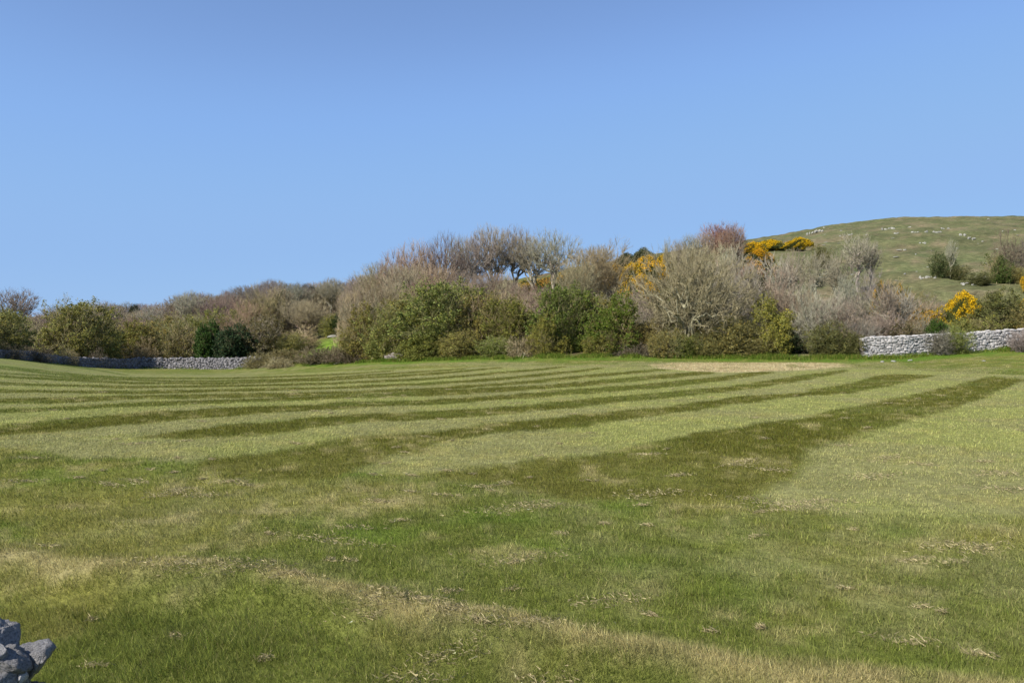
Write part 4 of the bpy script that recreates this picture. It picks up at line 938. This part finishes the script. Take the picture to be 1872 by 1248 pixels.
for k, u, Y, vt, w, ti, lab in [
 ('birchP', 1422, 74, 466, 80, 'pale', 'pale crooked bare tree in the grey scrub right of the gorse'),
 ('birchP', 1448, 78, 458, 60, 'grey', 'grey bare tree beside the pale crooked one'),
 ('shrubA', 1420, 68, 505, 100, 'grey', 'grey tangled scrub below the pale crooked tree'),
 ('openA', 1490, 76, 462, 92, 'grey', 'broad grey bare tree in the middle of the scrub'),
 ('shrubA', 1468, 66, 520, 90, 'grey', 'dense grey shrub below the broad grey tree'),
 ('birchP', 1532, 80, 462, 70, 'grey', 'twiggy grey tree below the pale branching birch'),
 ('birchP', 1547, 68, 500, 50, 'pale', 'leaning pale sapling above the brown thicket'),
 ('shrubA', 1590, 72, 505, 90, 'purple', 'purplish scrub left of the small orange gorse'),
 ('shrubA', 1625, 80, 520, 84, 'tan', 'brown scrub on the slope behind the pale saplings'),
 ('shrubB', 1380, 66, 530, 90, 'olive', 'olive grey shrub behind the yellow green hawthorn'),
 ('shrubB', 1525, 63, 545, 80, 'grey', 'grey shrub behind the pinkish thicket')]:
    plant_at(k, u, Y, vt, w, ti, lab, name='bare_tree' if 'tree' in lab else ('bare_sapling' if 'sapling' in lab else None), cat='tree' if ('tree' in lab or 'sapling' in lab) else 'bush')
# skyline gorse and birch
for k, u, Y, vt, w, lab, fl in [
 ('gorseA', 1408, 150, 434, 66, 'yellow gorse along the skyline, left of the last one', None),
 ('gorseA', 1462, 150, 430, 50, 'last yellow gorse mound on the skyline, beside the outcrop', None),
 ('gorseA', 1378, 140, 438, 56, 'yellow gorse right against the reddish birch', None),
 ('gorseA', 1388, 120, 450, 52, 'bright gorse patch stepping down the slope', None),
 ('gorseB', 1366, 110, 466, 64, 'rusty gorse below the reddish birch', (.60,.34,.05)),
 ('gorseB', 1385, 105, 480, 30, 'small yellow gorse lowest on the slope beside the birch', None),
 ('gorseB', 1420, 110, 478, 22, 'tiny yellow gorse in the grey scrub', None),
 ('gorseA', 1184, 108, 462, 76, 'largest bright yellow gorse mass left of the great bare tree', None),
 ('gorseA', 1156, 100, 474, 66, 'yellow gorse at the left of the largest mass', None),
 ('gorseA', 1172, 92, 494, 60, 'lowest yellow gorse of the largest mass', None),
 ('gorseA', 1212, 112, 460, 46, 'yellow gorse right at the top of the largest mass', None),
 ('gorseA', 1122, 116, 476, 56, 'faint yellow gorse behind the upright tan tree', None),
 ('gorseB', 1085, 128, 484, 60, 'dull gorse seen through twigs on the ridge', (.60,.38,.05)),
 ('gorseB', 1045, 132, 490, 60, 'orange tinted gorse on the ridge under the bare crowns', (.60,.36,.05)),
 ('gorseB', 1003, 134, 500, 60, 'orange tinted gorse at the left of the ridge', (.58,.36,.05)),
 ('gorseB', 968, 134, 508, 46, 'last orange tinted gorse low on the ridge', (.55,.34,.05)),
 ('pine', 1176, 132, 452, 44, 'small dark green pine bush above the largest gorse', None),
 ('pine', 1146, 138, 462, 50, 'low dark green bush left of the small pine', None),
]:
    plant_at(k, u, Y, vt, w, 'dkbrown', lab, GO if k != 'pine' else (.085,.105,.045), flow=fl or (.62,.37,.012), cat='bush')
plant_at('birchR', 1312, 112, 411, 74, 'red', 'reddish birch crown on the skyline, left half of a pair', rz=0)
plant_at('birchR', 1340, 108, 414, 62, 'red', 'reddish birch crown on the skyline, right half of a pair', rz=2)
plant_at('birchP', 1330, 96, 452, 40, 'pale', 'pale birch trunk in front of the rusty gorse')
for u, vt, w, lab in [(1240, 440, 40, 'thin grey skyline tree left of the grey clump'), (1262, 430, 50, 'grey bare skyline tree left of the reddish birch'), (1288, 424, 50, 'grey bare skyline tree touching the reddish birch')]:
    plant_at('ashA', u, 108, vt, w, 'grey', lab)
for u, Y, vt, w, ti, lab in [(560, 122, 562, 90, 'tan', 'tan scrub at the wood edge left of the meadow gap top'), (600, 124, 565, 80, 'pink', 'pinkish scrub closing the top of the meadow gap'), (645, 112, 572, 80, 'tan', 'tan scrub right of the dark evergreen at the meadow gap'),
     (680, 96, 560, 90, 'tan', 'tan scrub behind the left end of the central hedge'), (105, 110, 590, 90, 'purple', 'brown scrub behind the big olive tree'), (60, 100, 596, 80, 'tan', 'tan scrub below the pale round bare tree')]:
    plant_at('shrubC', u, Y, vt, w, ti, lab)
for k, u, Y, vt, w, ti, lab in [('shrubC', 90, 98, 576, 96, 'pink', 'brown domed scrub just left of the big olive tree top'), ('thornB', 195, 96, 592, 70, 'olive', 'olive bush against the right side of the big olive tree'), ('thornA', 385, 104, 580, 80, 'olive', 'olive budding bush rising behind the dark evergreen pair'),
  ('thornB', 430, 106, 576, 80, 'olive', 'pale olive bush behind the darker evergreen'), ('thornB', 320, 103, 582, 80, 'olive', 'olive bush in the second rank behind the lit wall'),
  ('shrubC', 1690, 74, 545, 90, 'grey', 'grey scrub on the lower slope behind the thin gorse'), ('shrubA', 1655, 80, 530, 90, 'olive', 'olive grey scrub on the slope above the pale saplings'), ('shrubC', 1800, 76, 540, 90, 'olive', 'olive grey scrub on the slope right of the bright gorse'),
  ('shrubC', 1850, 74, 530, 90, 'olive', 'olive scrub high on the bank near the right edge'), ('thornC', 1790, 98, 500, 44, 'olive', 'low dark scrub left of the green hillside bush'), ('thornC', 1500, 120, 452, 36, 'olive', 'small olive scrub on the hillside below the last skyline gorse')]:
    plant_at(k, u, Y, vt, w, ti, lab, (.085,.095,.035) if u > 1400 else OL)
for k, u, Y, vt, w, lab, lc in [('thornB', 1222, 58.0, 606, 70, 'low olive bush hiding the left stems of the great bare tree', OL), ('thornC', 1258, 57.9, 616, 56, 'small green bush hiding the middle stems of the great bare tree', GR), ('thornB', 1292, 57.7, 608, 60, 'low olive bush hiding the right stems of the great bare tree', OL)]:
    plant_at(k, u, Y, vt, w, 'olive', lab, lc)
for i, (u, vt, w, Y) in enumerate([(195, 552, 66, 128), (345, 534, 70, 132), (412, 536, 64, 130), (462, 528, 60, 134), (540, 520, 66, 138), (660, 508, 70, 125), (272, 560, 60, 130)]):
    plant_at(['openA', 'ashA', 'oakA'][i % 3], u, Y, vt, w, ['grey', 'grey', 'purple'][i % 3], ['pale round bare crown standing above the low wood behind the big olive tree', 'tall grey bare crown above the wood behind the lit wall', 'grey bare crown above the dark evergreen pair',
       'bare grey crown just left of the large domed tree', 'grey bare crown just right of the large domed tree', 'bare crown at the right end of the low wood where the trees begin to rise', 'low grey bare crown left of the tall grey one'][i])
plant_at('birchP', 1219, 110, 436, 16, 'grey', 'single thin grey sapling on the skyline above the gorse', name='bare_sapling', cat='tree')
plant_at('shrubA', 1320, 84, 462, 120, 'pink', 'brown twiggy tree below the reddish birch', name='bare_tree')
plant_at('shrubB', 1362, 90, 488, 70, 'red', 'russet twiggy shrub below the gorse slope')
# skyline bare trees, centre
for k, u, Y, vt, w, ti, lab in [
 ('openA', 1012, 96, 426, 112, 'grey', 'open bare tree at the right end of the skyline row'),
 ('oakB', 975, 98, 434, 90, 'grey', 'bare skyline tree left of the right end one'),
 ('ashA', 942, 100, 419, 92, 'grey', 'bare skyline tree second highest of the row'),
 ('oakB', 905, 98, 416, 100, 'grey', 'highest bare tree of the skyline row'),
 ('openA', 868, 96, 428, 98, 'grey', 'open bare skyline tree left of the highest'),
 ('ashA', 845, 100, 437, 74, 'grey', 'small bare skyline tree showing sky at its foot'),
 ('oakA', 808, 94, 433, 108, 'grey', 'rounded bare skyline tree with dark forked limbs'),
 ('oakA', 764, 94, 447, 100, 'pink', 'brown domed bare tree left of the rounded one'),
 ('oakA', 730, 94, 463, 100, 'pink', 'pinkish bare tree on the falling skyline'),
 ('oakC', 700, 96, 483, 84, 'pink', 'pinkish bare tree at the left end of the skyline row'),
 ('oakB', 1090, 100, 452, 80, 'grey', 'bare tree behind the upright tan one on the ridge'),
 ('oakC', 748, 90, 486, 96, 'pink', 'lower brown crown filling beneath the pinkish skyline trees, left one'),
 ('oakC', 795, 90, 488, 92, 'pink', 'lower brown crown filling beneath the rounded skyline tree'),
 ('oakC', 845, 91, 496, 84, 'purple', 'lower brown crown beneath the small sky gap'),
 ('oakC', 905, 91, 500, 90, 'pink', 'lower brown crown beneath the highest skyline tree'),
 ('oakC', 672, 100, 502, 84, 'pink', 'brown crown where the low wood starts to climb to the skyline row'),
]: plant_at(k, u, Y, vt, w, ti, lab)
ORD = 'first second third fourth fifth sixth seventh eighth ninth tenth eleventh twelfth thirteenth fourteenth fifteenth sixteenth seventeenth eighteenth nineteenth twentieth twenty-first twenty-second twenty-third twenty-fourth twenty-fifth twenty-sixth twenty-seventh twenty-eighth twenty-ninth thirtieth'.split()
# middle layer of brown crowns
tops = lambda u: np.interp(u, [640, 700, 760, 850, 950, 1000, 1060], [534, 522, 514, 512, 516, 524, 528])
g = 'brown bare trees between the hedge and the skyline row'
for i, u in enumerate(range(655, 1075, 31)):
    uu = u + rs_.normal(0, 5); plant_at(['oakC', 'shrubC', 'oakB', 'oakA'][i % 4], uu, 87 + rs_.uniform(-3, 5), float(tops(uu)) + rs_.normal(0, 6), rs_.uniform(78, 108), ['pink', 'tan', 'pink', 'purple'][i % 4],
        ORD[i] + ' from left of the brown leafless trees between hedge and skyline row', group=g, name='bare_tree')
tops = lambda u: np.interp(u, [640, 700, 800, 900, 1000, 1100], [560, 552, 548, 545, 552, 555])
for i, u in enumerate(range(650, 1120, 37)):
    uu = u + rs_.normal(0, 5); plant_at(['shrubA', 'shrubB'][i % 2], uu, 77 - (uu - 650) * .015 + rs_.uniform(-2, 2), float(tops(uu)) + rs_.normal(0, 6), rs_.uniform(80, 110), ['tan', 'tan', 'olive'][i % 3],
        ORD[i] + ' from left of the tan scrub trees just behind the green hawthorns', group='tan scrub trees behind the hawthorns', name='bare_tree')
# woods on the left
sk = ([60, 90, 130, 190, 235, 270, 300, 330, 360, 400, 430, 490, 520, 550, 570, 600, 620, 640, 670, 700], [585, 574, 566, 562, 556, 563, 560, 546, 541, 546, 540, 517, 523, 523, 527, 514, 521, 520, 510, 500])
for i, u in enumerate(range(72, 700, 23)):
    uu = u + rs_.normal(0, 4); plant_at(['oakA', 'oakC', 'oakB', 'ashA'][i % 4], uu, 168 + rs_.uniform(-8, 10), float(np.interp(uu, *sk)) - 5 + rs_.normal(0, 3), rs_.uniform(54, 78), ['purple', 'purple', 'pink', 'grey'][i % 4],
        ORD[i] + ' from left of the far leafless trees along the left wood skyline', group='skyline trees of the left wood')
for i, u in enumerate(range(185, 690, 29)):
    uu = u + rs_.normal(0, 5); plant_at(['oakC', 'oakA', 'oakB'][i % 3], uu, 136 + rs_.uniform(-6, 8), float(np.interp(uu, *sk)) + 9 + rs_.normal(0, 4), rs_.uniform(62, 88), ['pink', 'purple', 'pink'][i % 3],
        ORD[i] + ' from left of the leafless trees in the middle of the left wood', group='inner trees of the left wood')
for i, u in enumerate(range(215, 700, 34)):
    if 585 < u < 640: continue
    uu = u + rs_.normal(0, 5); plant_at(['shrubA', 'oakC', 'shrubB'][i % 3], uu, 116 + rs_.uniform(-4, 6), float(np.interp(uu, *sk)) + 28 + rs_.normal(0, 5), rs_.uniform(68, 92), ['tan', 'pink', 'olive'][i % 3],
        ORD[i] + ' from left of the tan leafless trees along the left wood near edge', group='near edge trees of the left wood', name='bare_tree')
plant_at('oakA', 490, 150, 515, 88, 'purple', 'large domed tree standing highest in the left wood')
plant_at('pine', 246, 150, 556, 34, 'dkbrown', 'dark evergreen crown on the low skyline at the left', (.06,.07,.035))
plant_at('ashA', 605, 140, 511, 64, 'grey', 'wispy grey tree rising above the wood near the meadow gap')
plant_at('pine', 570, 150, 524, 40, 'dkbrown', 'small dark evergreen top on the skyline above the meadow gap', (.06,.065,.04))
